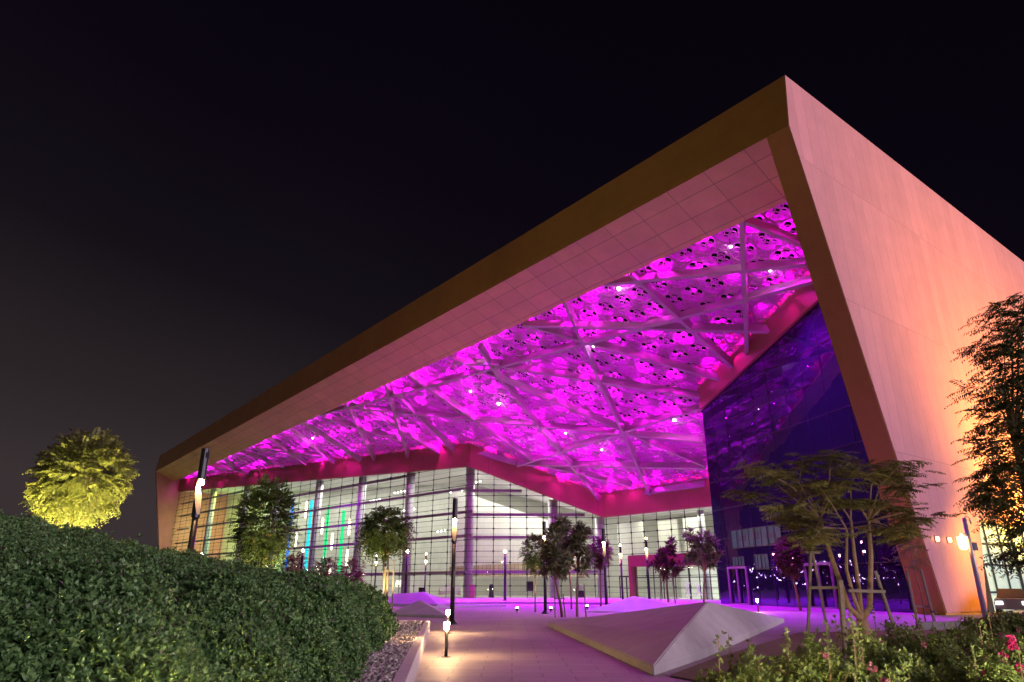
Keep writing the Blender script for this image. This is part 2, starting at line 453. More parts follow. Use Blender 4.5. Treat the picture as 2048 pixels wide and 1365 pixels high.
BEAMS = [((7.1, -4.6), (16.2, 8.4)), ((21.9, -4.4), (5.6, 1.1)), ((34.4, -4.0), (11.4, 6.7)), ((18.8, -4.2), (18.3, 9.3)), ((27.3, -4.5), (32.4, 4.5)), ((32.4, 4.5), (37.8, 14.3)), ((37.8, 14.3), (45.7, 28.0)), ((4.0, 3.0), (18.6, 1.8)), ((18.6, 1.8), (65.9, -2.4)), ((65.9, -2.4), (86.7, -4.3)), ((34.1, -3.9), (20.4, 10.4)), ((42.8, -3.7), (44.7, -0.3)), ((44.7, -0.3), (50.3, 15.2)), ((50.3, 15.2), (54.7, 27.2)), ((48.4, -4.1), (37.8, 13.7)), ((37.8, 13.7), (32.5, 22.6)), ((49.0, -3.2), (42.9, -0.6)), ((43.8, -0.8), (24.4, 11.8)), ((64.3, -4.5), (81.0, 9.1)), ((76.8, -4.6), (90.4, 7.7)), ((64.8, -3.0), (69.3, 10.7)), ((75.2, -4.6), (72.7, 10.1)), ((78.7, -3.9), (47.7, 10.3)), ((47.7, 10.3), (29.4, 18.5)), ((87.2, -4.0), (76.7, 6.1)), ((94.5, -4.4), (94.5, 7.0)), ((100.6, -4.6), (102.9, 5.7)), ((111.1, -4.4), (112.4, 4.1)), ((119.6, -3.7), (102.4, 4.0)), ((128.0, -4.3), (121.5, 3.0)), ((58.2, -4.2), (56.8, 16.0)), ((138.6, -4.4), (143.1, -0.6)), ((25.0, 13.3), (37.1, 14.2)), ((37.1, 14.2), (60.9, 16.2)), ((65.2, 11.9), (60.8, 15.8)), ((60.5, 15.9), (32.7, 23.1)), ((56.5, 16.8), (46.2, 24.4)), ((45.5, 26.3), (35.6, 26.2)), ((7.1, -4.2), (4.0, 1.0)), ((150, -4.4), (139, 1.5)), ((160, -4.4), (164, -.8))]
for k, (a_, b_) in enumerate(BEAMS):
    dz = .003 * k
    p, q = cp(*a_, .40 + dz), cp(*b_, .40 + dz)
    MB().bar(p, q, .36 - .004 * (k % 5), .80, EN).build('ceiling_beam', M['beam'], hall)

# ------------------------------------------------------------------ hall: glass walls
def facade(A_, B_, zA, zB, mull, row, name, first=0.0):
    """vertical glass wall from A_ to B_ (u,v) with sloping head; returns the part"""
    a = Vector(Lc(*A_, 0)); b = Vector(Lc(*B_, 0)); Ln = (b - a).length; d = (b - a) / Ln
    top = lambda s: zA + (zB - zA) * s / Ln
    gl = MB().poly([a, b, b + Vector((0, 0, zB)), a + Vector((0, 0, zA))]).build(name, M['glass'], hall)
    nrm = Vector((d.y, -d.x, 0))
    if nrm.y > 0: nrm = -nrm
    m = MB(); s = first
    while s < Ln - .05:
        p = a + d * s + nrm * .05
        m.bar(p, p + Vector((0, 0, top(s))), .075, .075)
        # spider fittings where the panes meet
        s += mull
    z = row / 2; k = 0
    while z < max(zA, zB):
        k += 1
        if k % 2:
            s0, s1 = 0.0, Ln
            if z > min(zA, zB):
                sx = (z - zA) * Ln / (zB - zA)
                if zA > zB: s1 = sx
                else: s0 = sx
            m.bar(a + d * s0 + nrm * .055 + Vector((0, 0, z)), a + d * s1 + nrm * .055 + Vector((0, 0, z)), .025, .03)
            z += row / 2; continue
        s0, s1 = 0.0, Ln
        if z > min(zA, zB):
            sx = (z - zA) * Ln / (zB - zA)
            if zA > zB: s1 = sx
            else: s0 = sx
        m.bar(a + d * s0 + nrm * .062 + Vector((0, 0, z)), a + d * s1 + nrm * .062 + Vector((0, 0, z)), .06, .07)
        s = first + (math.ceil((s0 - first) / mull) * mull if s0 > first else 0)
        while s < s1:
            m.box(a + d * s + nrm * .09 + Vector((0, 0, z)), (.2, .2, .2)); s += mull
        z += row / 2
    m.build('mullion_grid', M['mullion'], gl)
    return gl, a, d, nrm, Ln, top
CN = (65.9, 11.2); LE = (182, -2.8); RC = (54.2, 26.9); ER = (24.6, 26.9)
ZL = 25.2; ZC = 18.25; ZE = 10.95
gl_l = facade(CN, LE, ZC, ZL, 3.86, 1.56, 'glass_facade', .66)
gl_r = facade(CN, RC, ZC, ZE, 2.4, 1.56, 'glass_facade', 1.24)
gl_e = facade(RC, ER, ZE, ZE, 2.35, 1.42, 'glass_facade', .7)
def band(A_, B_, zA, zB, out=.35, name='head_band', mat='band'):
    a = Vector(Lc(*A_, 0)); b = Vector(Lc(*B_, 0)); d = (b - a).normalized()
    nrm = Vector((d.y, -d.x, 0))
    if nrm.y > 0: nrm = -nrm
    hA, hB = cz(A_[1]) + 3.7, cz(B_[1]) + 3.7
    P = []
    for o in (out, -.3):
        P.append([a + nrm * o + Vector((0, 0, zA)), b + nrm * o + Vector((0, 0, zB)), b + nrm * o + Vector((0, 0, hB)), a + nrm * o + Vector((0, 0, hA))])
    return MB().prism(P[0], P[1]).build(name, M[mat], hall)
band(CN, LE, ZC, ZL, .32); band(CN, RC, ZC, ZE, .28); band(RC, ER, ZE, ZE, .30)
# dark mirror volume on the right
DA = (24.5, 12.2); DB = (1.70, 1.6)
def dz_(v): return cz(v) - .9
da, db = Vector(Lc(*DA, 0)), Vector(Lc(*DB, 0)); DL = (db - da).length; dd = (db - da) / DL
dn = Vector((dd.y, -dd.x, 0))
if dn.y > 0: dn = -dn
dback = Vector(Lc(24.5, 26.9, 0))
dk = MB()
dk.poly([da, db, db + Vector((0, 0, dz_(DB[1]))), da + Vector((0, 0, dz_(DA[1])))])
dk.poly([dback, da, da + Vector((0, 0, dz_(DA[1]))), dback + Vector((0, 0, dz_(DA[1])))])
dkw = dk.build('dark_glass_wall', M['dark'], hall)
dkw['label'] = 'tall dark mirror glass wall reflecting the magenta canopy'
jm = MB(); s = 1.9
topd = lambda s: dz_(DA[1]) + (dz_(DB[1]) - dz_(DA[1])) * s / DL
while s < DL:
    p = da + dd * s + dn * .012; jm.bar(p, p + Vector((0, 0, topd(s))), .05, .03); s += 2.45
z = 3.1
while z < topd(DL):
    s0 = 0 if z < topd(0) else (z - topd(0)) / (topd(DL) - topd(0)) * DL
    jm.bar(da + dd * s0 + dn * .014 + Vector((0, 0, z)), db + dn * .014 + Vector((0, 0, z)), .03, .05); z += 2.75
jm.build('panel_joint', M['mullion'], dkw)
# band over the dark wall
a, b = da, db
MB().prism([a + dn * .3 + Vector((0, 0, topd(0))), b + dn * .3 + Vector((0, 0, topd(DL))), b + dn * .3 + Vector((0, 0, topd(DL) + 4.7)), a + dn * .3 + Vector((0, 0, topd(0) + 4.7))],
           [a - dn * .3 + Vector((0, 0, topd(0))), b - dn * .3 + Vector((0, 0, topd(DL))), b - dn * .3 + Vector((0, 0, topd(DL) + 4.7)), a - dn * .3 + Vector((0, 0, topd(0) + 4.7))]).build('head_band', M['band'], hall)
def on_dark(s, z, o=0.0): return da + dd * s + dn * o + Vector((0, 0, z))
# lit upper windows and two framed doors in the dark wall
for (s0, s1, z0, z1, nm) in ((3.1, 11.1, 4.9, 6.45, 3), (2.9, 5.0, 3.35, 4.1, 1), (6.6, 8.8, 3.0, 4.15, 1)):
    wpart = MB().quad(on_dark(s0, z0, .01), on_dark(s1, z0, .01), on_dark(s1, z1, .01), on_dark(s0, z1, .01)).build('lit_window', M['teal_window'], dkw)
    fm = MB()
    for k in range(2 * nm + 3):
        s = s0 + (s1 - s0) * k / (2 * nm + 2)
        fm.bar(on_dark(s, z0, .03), on_dark(s, z1, .03), .06 if k % 2 else .14, .04)
    for z in (z0, z1): fm.bar(on_dark(s0, z, .035), on_dark(s1, z, .035), .04, .1)
    if nm > 1:
        for (q0, q1, h) in ((.18, .32, .5), (.46, .58, .7), (.7, .9, .35)):
            fm.bar(on_dark(s0 + (s1 - s0) * q0, z0 + .55 + h * .5, .028), on_dark(s0 + (s1 - s0) * q1, z0 + .55 + h * .5, .028), .02, h)
    fm.build('window_frame', M['mullion'], wpart)
for s0 in (2.15, 13.8):
    dm = MB()
    for s in (s0, s0 + 1.55, s0 + 3.1): dm.bar(on_dark(s, 0, .12), on_dark(s, 3.1, .12), .16, .2)
    dm.bar(on_dark(s0 - .08, 3.18, .12), on_dark(s0 + 3.18, 3.18, .12), .2, .2)
    dm.bar(on_dark(s0 - .08, .06, .12), on_dark(s0 + 3.18, .06, .12), .2, .12)
    dm.build('door_frame', M['lav'], dkw)

# entrance portal
ea, ed, en_, eL = gl_e[1], gl_e[2], gl_e[3], gl_e[4]
def on_e(s, z, o=0.0): return ea + ed * s + en_ * o + Vector((0, 0, z))
pt = MB()
pt.prism([on_e(5.45, 4.0, .02), on_e(19.5, 4.0, .02), on_e(19.5, 5.45, .02), on_e(5.45, 5.45, .02)], [on_e(5.45, 4.0, 1.1), on_e(19.5, 4.0, 1.1), on_e(19.5, 5.45, 1.1), on_e(5.45, 5.45, 1.1)])
pt.prism([on_e(5.45, 0, .02), on_e(6.05, 0, .02), on_e(6.05, 3.998, .02), on_e(5.45, 3.998, .02)], [on_e(5.45, 0, 1.1), on_e(6.05, 0, 1.1), on_e(6.05, 3.998, 1.1), on_e(5.45, 3.998, 1.1)])
portal = pt.build('entrance_portal', M['red'], hall)
dg = MB(); s = 6.1
for k, s in enumerate((6.15, 9.3, 10.9, 12.5, 15.0, 16.6, 18.2, 19.3)):
    dg.bar(on_e(s, 0, .5), on_e(s, 3.95, .5), .1, .1)
dg.bar(on_e(6.1, 2.6, .5), on_e(19.4, 2.6, .5), .1, .12)
dg.bar(on_e(6.1, 1.25, .5), on_e(19.4, 1.25, .5), .04, .05)
dg.build('door_frame', M['mullion'], portal)
MB().quad(on_e(6.1, .02, .48), on_e(19.4, .02, .48), on_e(19.4, 3.95, .48), on_e(6.1, 3.95, .48)).build('door_glass', M['glass'], portal)
for s0 in (14.2, 15.9):
    c_ = MB()
    c_.bar(on_e(s0, .4, .56), on_e(s0 + .9, 2.0, .56), .09, .05); c_.bar(on_e(s0 + .9, .4, .57), on_e(s0, 2.0, .57), .09, .05)
    c_.build('door_handle_cross', M['white'], portal)
# side glass door left of the portal
dd2 = MB()
for s in (2.9, 4.15, 5.2): dd2.bar(on_e(s, 0, .2), on_e(s, 2.75, .2), .13, .12)
dd2.bar(on_e(2.9, 2.75, .2), on_e(5.2, 2.75, .2), .12, .13); dd2.bar(on_e(2.9, 1.25, .2), on_e(5.2, 1.25, .2), .08, .08)
dd2.build('side_door_frame', M['mullion'], hall)

# ------------------------------------------------------------------ hall: lobby behind the glass
la_, ld, ln_, lL = gl_l[1], gl_l[2], gl_l[3], gl_l[4]
ra, rd, rn, rL = gl_r[1], gl_r[2], gl_r[3], gl_r[4]
def on_l(s, z, o=0.0): return la_ + ld * s - ln_ * o + Vector((0, 0, z))    # o = metres inside
def on_r(s, z, o=0.0): return ra + rd * s - rn * o + Vector((0, 0, z))
back = [(181.9, 10.0), (84.0, 23.0), (76.0, 33.0), (56.0, 41.0), (24.6, 41.0)]
front = [(181.9, -2.7), CN, RC, ER]
MB().poly([Lc(u, v, .03) for u, v in [(181.9, -2.6), (66.0, 11.4), (54.3, 27.1), (24.7, 27.1)] + back[::-1]]).build('lobby_floor', M['floor'], hall)
bw = MB()
for (p, q) in zip(back[:-1], back[1:]):
    bw.quad(Lc(*p, 0), Lc(*q, 0), Lc(*q, 27), Lc(*p, 27))
bw.build('lobby_wall', M['cream'], hall)
cm = MB()
cm.poly([Lc(181.9, -2.6, ZL + .1), Lc(66.2, 11.6, ZC + .1), Lc(84, 23, ZC + .6), Lc(181.9, 10, ZL + .1)])
cm.poly([Lc(66.2, 11.6, ZC + .1), Lc(54.5, 27.2, ZE + .12), Lc(56, 41, ZE + .6), Lc(76, 33, ZC + .2), Lc(84, 23, ZC + .6)])
cm.poly([Lc(54.5, 27.2, ZE + .12), Lc(24.7, 27.2, ZE + .12), Lc(24.7, 41, ZE + .2), Lc(56, 41, ZE + .6)])
cm.build('lobby_ceiling', M['white'], hall)
# gallery front of timber slats and a cream upper parapet seen through the glass
tm = MB()
tm.prism([on_r(-3, 2.9, 7), on_r(18, 2.9, 9), on_r(18, 5.3, 9), on_r(-3, 4.3, 7)], [on_r(-3, 2.9, 7.4), on_r(18, 2.9, 9.4), on_r(18, 5.3, 9.4), on_r(-3, 4.3, 7.4)])
tm.build('timber_gallery', M['tan'], hall)
gm = MB()
gm.prism([on_r(-3, 4.35, 7.2), on_r(18, 5.35, 9.2), on_r(18, 9.5, 9.2), on_r(-3, 16, 7.2)], [on_r(-3, 4.35, 7.6), on_r(18, 5.35, 9.6), on_r(18, 9.5, 9.6), on_r(-3, 16, 7.6)])
gm.build('inner_wall', M['cream'], hall)
em = MB()
for (s0, s1, o) in ((-2, 3.0, 5), (4.6, 8.2, 6.5), (9.6, 13.2, 6.0), (14.6, 20, 7.5)):
    em.prism([on_e(s0, 4.3, -o), on_e(s1, 4.3, -o), on_e(s1, 10.5, -o), on_e(s0, 10.5, -o)], [on_e(s0, 4.3, -o - .3), on_e(s1, 4.3, -o - .3), on_e(s1, 10.5, -o - .3), on_e(s0, 10.5, -o - .3)])
em.build('inner_wall', M['cream'], hall)
ew = MB()
ew.prism([on_e(6, 0, -9), on_e(22, 0, -9), on_e(22, 4, -9), on_e(6, 4, -9)], [on_e(6, 0, -9.3), on_e(22, 0, -9.3), on_e(22, 4, -9.3), on_e(6, 4, -9.3)])
ew.build('lobby_screen', M['white'], hall)
for s in (13.0, 14.6):
    MB().prism([on_e(s, 0, -8.9), on_e(s + .8, 0, -8.9), on_e(s + .8, 2.2, -8.9), on_e(s, 2.2, -8.9)], [on_e(s, 0, -8.98), on_e(s + .8, 0, -8.98), on_e(s + .8, 2.2, -8.98), on_e(s, 2.2, -8.98)]).build('timber_door', M['tan'], hall)
# columns just inside the glass, steel ties between them
for s in (1.2, 16.2, 30.6, 45.8, 62.8, 78.3, 97.2):
    zt = gl_l[5](s) + .1
    MB().tube([on_l(s, 0, 1.3), on_l(s, zt, 1.3)], .72 if s > 2 else .62, 20).build('column', M['column'], hall, True)
for s in (12.4, 19.3):
    MB().tube([on_r(s, 0, 1.3), on_r(s, gl_r[5](s), 1.3)], .72, 20).build('column', M['column'], hall, True)
for s in (15.6, 18.4):
    MB().tube([on_e(s, 0, -2.2), on_e(s, 10.9, -2.2)], .42, 18).build('column', M['column'], hall, True)
for z in (3.4, 5.0 + 3.45, 11.85, 15.3, 18.7, 21.9):
    s0 = 0 if z < ZC - .3 else (z + .4 - ZC) / (ZL - ZC) * lL
    MB().bar(on_l(s0, z, .75), on_l(lL - 1, z, .75), .25, .40).build('tie_beam', M['tie'], hall)
for z in (3.45, 8.2, 11.4, 14.85):
    s1 = min(rL - .3, (z + .5 - ZC) / (ZE - ZC) * rL)
    if z > 5: s1 = min(s1, rL)
    MB().bar(on_r(0, z, .75), on_r(max(3, s1), z, .75), .25, .42).build('tie_beam', M['tie'], hall)
# coloured light strips on the lobby fins
for (s, z0, z1, c_, lab) in ((55.7, 1.6, 18.3, 'led_blue', 'blue glowing vertical light strip'), (48.0, 1.5, 17.4, 'led_cyan', 'cyan glowing vertical light strip'),
                             (41.4, 1.5, 15.8, 'led_green', 'green light strip, left of the pair'), (35.9, .9, 14.6, 'led_green', 'green light strip, right of the pair')):
    o = MB().bar(on_l(s, z0, 1.15), on_l(s, z1, 1.15), .5, .3).build('light_strip', M[c_], hall); o['label'] = lab
for (s, z0, n) in ((26, 17.2, 5), (10.5, 15.9, 4), (23.0, 13.9, 4), (6.2, 16.9, 4), (9.5, 12.9, 4), (33.5, 16.4, 4), (13.5, 9.9, 3)):
    for k in range(n):
        MB().ball(on_l(s - k * .95, z0 + k * .02, 5.2), .14, 8, 4).build('downlight', M['down'], hall)
# lamps of the lobby
WARM = (1, .96, .87)
for s in (8, 24, 40, 56, 72, 86):
    a0 = on_l(s, gl_l[5](s) - .4, 5); a1 = on_l(s, 0, 5.5)
    o = lamp('AREA', a0, 1900, WARM, hall, aim=a1, size=(12, 7))
for s in (95, 103):
    o = lamp('AREA', on_l(s, gl_l[5](s) - .4, 4.5), 1500, (.82, 1, .16), hall, aim=on_l(s, 0, 5), size=(10, 6))
lamp('AREA', on_l(104, 15, 2.5), 1300, (.86, 1, .42), hall, aim=on_l(112, 10, 8), size=(8, 6))
lamp('AREA', on_l(83, 8, 5), 1500, (.25, 1, .3), hall, aim=on_l(88, 9, 9), size=(5, 10))
for s in (4, 10, 16):
    lamp('AREA', on_r(s, gl_r[5](s) - .35, 3.5), 950, WARM, hall, aim=on_r(s, 2, 6.5), size=(6, 4))
lamp('AREA', on_r(9, 2.75, 5.5), 420, WARM, hall, aim=on_r(9, 0, 6), size=(16, 3))
for s in (5, 11, 17, 24):
    lamp('AREA', on_e(s, 10.6, -3.2), 330, (1, 1, .80), hall, aim=on_e(s, 3, -5), size=(5, 4))
for s in (9, 15, 20):
    lamp('AREA', on_e(s, 3.9, -3.5), 330, (.95, 1, .92), hall, aim=on_e(s, 0, -4.5), size=(5, 4))

# glazed ground floor under the side wall
sg = MB().quad(Lc(.9, 8.4, 0), Lc(.9, 45, 0), Lc(.9, 45, 5.9), Lc(.9, 8.4, 5.9)).build('side_glazing', M['side_glow'], hall)
sm = MB()
for k in range(14): sm.bar(Lc(.8, 8.5 + k * 2.6, 0), Lc(.8, 8.5 + k * 2.6, 5.9), .35 if k % 3 == 0 else .12, .1)
for z in (1.2, 3.0, 4.4): sm.bar(Lc(.78, 8.4, z), Lc(.78, 45, z), .08, .12)
sm.build('mullion_grid', M['mullion'], sg)
MB().prism([Lc(.7, 7.2, 0), Lc(.7, 8.3, 0), Lc(.7, 8.3, 5.88), Lc(.7, 7.2 + 1.0, 5.88)], [Lc(.3, 7.2, 0), Lc(.3, 8.3, 0), Lc(.3, 8.3, 5.88), Lc(.3, 8.2, 5.88)]).build('side_pier', M['mullion'], hall)
MB().prism([Lc(.75, 8.7, 0), Lc(.75, 9.3, 0), Lc(.75, 9.3, 5.8), Lc(.75, 8.7, 5.8)], [Lc(.7, 8.7, 0), Lc(.7, 9.3, 0), Lc(.7, 9.3, 5.8), Lc(.7, 8.7, 5.8)]).build('green_light_panel', M['green_glow'], hall)

# ------------------------------------------------------------------ canopy lights
HM = hall.matrix_basis.copy()
MAG = (1, 0, .92)
random.seed(21)
spots = []
for (u, v) in cells:
    if u > 177: continue
    if all((u - a) ** 2 + (v - b) ** 2 > 2.5 ** 2 * (1 if u < 60 else 1.7) for a, b in spots) and inside(u, v - .4) and inside(u, v + 1.0) and inside(u + 1, v) and inside(u - 1.0, v):
        spots.append((u, v))
for (u, v) in spots:
    lamp('POINT', cp(u + random.uniform(-.5, .5), v, HP + .21), 285 * random.choice((.12, .4, .8, 1.3, 2.2)) * (1.7 if u > 62 else 1), MAG, hall, .06)
FLOODS = [(21.7, -3.0), (44.2, -2.8), (42.0, 1.4), (51.2, 5.1), (53.1, 1.9), (30.2, 1.9), (34.5, 7.4), (30.6, 14.8), (46.8, 12.8), (8.7, 1.0), (44.6, 17.1), (99.6, -0.4), (9.9, -2.4)]
FLAB = ['largest white floodlight under the canopy, close to the soffit at right', 'round floodlight under the canopy at its front edge above the beam crossing',
        'round floodlight just behind the canopy front edge, centre', 'bright floodlight over the middle of the left canopy bay', 'small floodlight left of the bright one in the left bay',
        'floodlight beside the main beam crossing of the canopy', 'floodlight on the long main beam, below the crossing', 'floodlight nearest the dark mirror wall',
        'floodlight low in the canopy between two crossing beams', 'floodlight at the far right of the canopy beside the leg', 'faint floodlight deepest in the canopy above the entrance',
        'lone floodlight in the narrow left end of the canopy', 'faint floodlight under the canopy in its top right corner']
for k, (u, v) in enumerate(FLOODS):
    c_ = HM @ cp(u, v, .85)
    t = thing('floodlight', FLAB[k], 'floodlight', c_, 0, 'floodlights under the canopy')
    r = .16 if k in (0, 3, 7) else .10
    MB().ball((0, 0, 0), r, 12, 8).build('lens', M['mag_glow'], t, True)
    MB().tube([(0, 0, r * .5), (0, 0, .75)], .04, 8).build('stem', M['black'], t)
    MB().tube([(0, 0, r * .45), (0, 0, r * 1.5)], [r * 1.15, r * .8], 12).build('housing', M['black'], t)
    lamp('SPOT', (0, 0, -r - .05), 30000, (.42, .0, 1), t, .1, 92, .9, aim=(0, 0, -10))

# ------------------------------------------------------------------ furniture inside the lobby
PEND = [(55.2, 18.0, 14.6, 'highest'), (48.1, 14.2, 11.1, 'upper middle'), (44.0, 11.1, 8.0, 'middle'), (38.2, 13.4, 10.4, 'upper right'), (58.2, 12.1, 9.1, 'left'),
        (38.2, 7.9, 5.0, 'right'), (70.2, 5.8, 4.0, 'far left'), (43.8, 4.7, 2.4, 'low'), (36.4, 2.6, 1.4, 'lowest')]
PLAB = ['slim glowing pendant right of the blue light strip, highest of its group', 'slim pendant between the cyan and first green strip', 'slim pendant between the two green strips, at mid height',
        'slim pendant just right of the second green strip, upper one', 'slim pendant left of the blue strip beside the round tree', 'slim pendant right of the second green strip, lower one',
        'slim pendant low behind the round tree trunk', 'slim pendant low between the two green strips', 'slim pendant lowest of all near the hedge top']
for (s, z1, z0, _), lb in zip(PEND, PLAB):
    c_ = HM @ on_l(s, z0, 4.0)
    t = thing('pendant_lamp', lb, 'pendant lamp', c_, 0, 'pendant lamps in the lobby')
    h = z1 - z0
    MB().lathe([(0, .02), (.1, .17), (h * .48, .2), (h * .5, .06), (h * .52, .2), (h - .1, .17), (h, .02)], seg=10).build('glass_tube', M['pend'], t)
    MB().tube([(0, 0, h), (0, 0, h + 1.5)], .012, 6).build('wire', M['black'], t)
def lobby(loc): return HM @ loc
t = thing('planter', 'dark square planter with pale plant behind the glass near the entrance', 'planter', lobby(on_r(16.2, .03, 2.2)))
MB().box((0, 0, .45), (1.15, 1.15, .9)).build('pot', M['mullion'], t)
pb = MB()
for k in range(26):
    a_ = k * 2.4; e_ = .4 + .5 * random.random()
    pb.tube([(0, 0, .9), (.3 * cos(a_), .3 * sin(a_), .9 + e_ * .8), (.55 * cos(a_), .55 * sin(a_), .9 + e_)], [.05, .06, .01], 4)
pb.build('foliage', M['white'], t)
t = thing('display_stand', 'dark display board on legs behind the glass', 'stand', lobby(on_r(8.9, .03, 1.8)))
MB().box((0, 0, 1.5), (1.0, .12, 1.3)).build('board', M['mullion'], t)
for x in (-.35, .35): MB().box((x, 0, .42), (.07, .5, .84)).build('leg', M['mullion'], t)
t = thing('draped_chair', 'dark covered chair standing behind the glass right of the big column', 'chair', lobby(on_r(3.4, .03, 1.8)))
MB().lathe([(0, .42), (.5, .36), (.9, .3), (1.0, .2)], seg=12).build('seat', M['mullion'], t, True)
MB().lathe([(0.9, .34), (1.5, .36), (1.75, .26), (1.85, .05)], (0, .12, 0), 12).build('backrest', M['mullion'], t, True)
t = thing('notice_panel', 'narrow pink notice panel at the foot of the corner column', 'sign', lobby(on_r(.7, .03, .35)))
MB().box((0, 0, .85), (.75, .08, 1.7), radians(2)).build('board', pbr('pink_board', (.75, .32, .38), .5), t)
MB().box((0, .05, .02), (.8, .4, .04)).build('foot', M['mullion'], t)
t = thing('waste_bin', 'dark waste bin behind the glass left of the lamp post', 'bin', lobby(on_l(12.5, .03, 1.7)))
MB().prism([(-.4, -.35, 0), (.4, -.35, 0), (.4, .35, 0), (-.4, .35, 0)], [(-.45, -.4, 1.2), (.45, -.4, 1.2), (.45, .4, 1.2), (-.45, .4, 1.2)]).build('bin_body', M['black'], t)
MB().box((0, 0, 1.25), (.96, .86, .1)).build('lid', M['black'], t)
t = thing('sofa', 'pale draped sofa behind the glass', 'sofa', lobby(on_l(6.8, .03, 2.6)))
MB().box((0, 0, .55), (3.0, 1.1, .5)).build('seat', M['white'], t)
MB().box((0, .55, 1.0), (3.0, .3, 1.2)).build('backrest', M['white'], t)
for x in (-1.55, 1.55): MB().box((x, 0, .7), (.25, 1.1, .9)).build('armrest', M['white'], t)
t = thing('table_lamp', 'standing lamp with glowing white shade in the lobby', 'lamp', lobby(on_l(19.5, .03, 2.4)))
MB().tube([(0, 0, 0), (0, 0, 1.4)], .05, 8).build('stem', M['black'], t)
MB().lathe([(1.35, .65), (2.4, .45)], seg=16).build('lamp_shade', emit('shade_glow', (1, .95, .75), 1.6), t, True)

# ------------------------------------------------------------------ lamp posts, bollards, uplights
def make_post(double=False):
    t = thing('lamp_post', 'x', 'lamp post', (0, 0, 0), 0, 'black lamp posts of the plaza')
    MB().lathe([(0, .26), (.05, .25), (.16, .15), (.2, .12)], seg=16).build('base_plate', M['black'], t)
    MB().tube([(0, 0, .1), (0, 0, 3.52)], [.105, .085], 16).build('pole', M['black'], t, True)
    # lower tube cut off at a slant: the pale face is lit by the bulb above
    def cut(z0, z1, r, flip=1):
        seg = 20; bot = []; top = []
        for k in range(seg):
            a_ = 2 * pi * k / seg
            bot.append((r * cos(a_), r * sin(a_), z0)); top.append((r * cos(a_), r * sin(a_), z0 + .06 + (z1 - z0 - .06) * (.5 + flip * .5 * cos(a_))))
        c_ = MB(); n = seg
        c_.add(bot + top, [(i, (i + 1) % n, n + (i + 1) % n, n + i) for i in range(n)] + [tuple(reversed(range(n)))])
        o = c_.build('lamp_sleeve', M['black'], t)
        MB().poly([(x * .93, y * .93, z + .004) for x, y, z in top]).build('reflector', M['reflector'], o)
    cut(3.5, 4.5, .118)
    MB().tube([(.095, 0, 4.3), (.095, 0, 4.62)], .022, 8).build('strut', M['black'], t)
    if double:
        MB().ball((-.03, 0, 4.50), .085, 12, 8).build('bulb', M['bulb'], t, True)
        MB().tube([(0, 0, 4.6), (0, 0, 4.72)], .118, 16).build('lamp_head', M['black'], t)
        cut(4.73, 5.35, .118, -1)
        MB().ball((.02, 0, 5.38), .075, 12, 8).build('bulb', M['bulb'], t, True)
        MB().tube([(-.1, 0, 5.2), (-.1, 0, 5.55)], .02, 8).build('strut', M['black'], t)
        MB().tube([(0, 0, 5.5), (0, 0, 5.6)], .118, 16).build('lamp_head', M['black'], t)
    else:
        MB().ball((-.03, 0, 4.50), .085, 12, 8).build('bulb', M['bulb'], t, True)
        MB().tube([(0, 0, 4.59), (0, 0, 5.5)], .118, 18).build('lamp_head', M['black'], t, False)
        MB().box((-.1, 0, 5.3), (.06, .1, .16)).build('sensor', M['black'], t)
    return t
def make_torch():
    t = thing('lamp_post', 'x', 'lamp post', (0, 0, 0), 0, 'black lamp posts of the plaza')
    MB().lathe([(0, .26), (.05, .25), (.16, .15), (.2, .12)], seg=16).build('base_plate', M['black'], t)
    MB().tube([(0, 0, .1), (0, 0, 4.75)], [.15, .13], 16).build('pole', M['black'], t, True)
    MB().tube([(0, 0, 4.75), (0, 0, 5.15)], [.12, .15], 16, False).build('lamp_head', M['reflector'], t)
    MB().ball((0, 0, 5.32), .13, 12, 8).build('bulb', M['bulb'], t, True)
    return t
P1_, P2_, P3_ = make_post(), make_post(True), make_torch()
used = set()
def at(px, d, z=0.0): return ((px - 1024) / 1443.0 * d, d, z)
POSTS = [(P1_, 371, 20.3, 150, 'tallest looking black lamp post, standing behind the hedge at left'),
         (P1_, 906, 32.7, 95, 'black lamp post on the path beside the gravel bed corner'),
         (P1_, 1090, 45.0, 70, 'black lamp post beside the leafy tree with flared foot on the plaza'),
         (P1_, 1211, 51.0, 80, 'black lamp post rising behind the magenta mound'),
         (P2_, 1244, 70.0, 60, 'double lamp post left of the red entrance portal'),
         (P2_, 1297, 60.0, 60, 'double lamp post in front of the red entrance portal'),
         (P2_, 750, 95.0, 60, 'double lamp post left of the small yellow green tree'),
         (P2_, 850, 90.0, 60, 'double lamp post behind the two magenta mounds'),
         (P3_, 812, 82.0, 0, 'torch lamp post right of the yellow green tree'),
         (P3_, 1010, 82.3, 0, 'torch lamp post before the glass right of the corner column'),
         (P3_, 600, 80.0, 0, 'torch lamp post among the small purple trees above the hedge'),
         (P3_, 396, 86.0, 0, 'torch lamp post half hidden behind the nearest lamp post')]
for (proto, px, d, rz, lb) in POSTS:
    o = proto if id(proto) not in used else copy_tree(proto)
    used.add(id(proto))
    o.location = at(px, d); o.rotation_euler = (0, 0, radians(rz)); o['label'] = lb

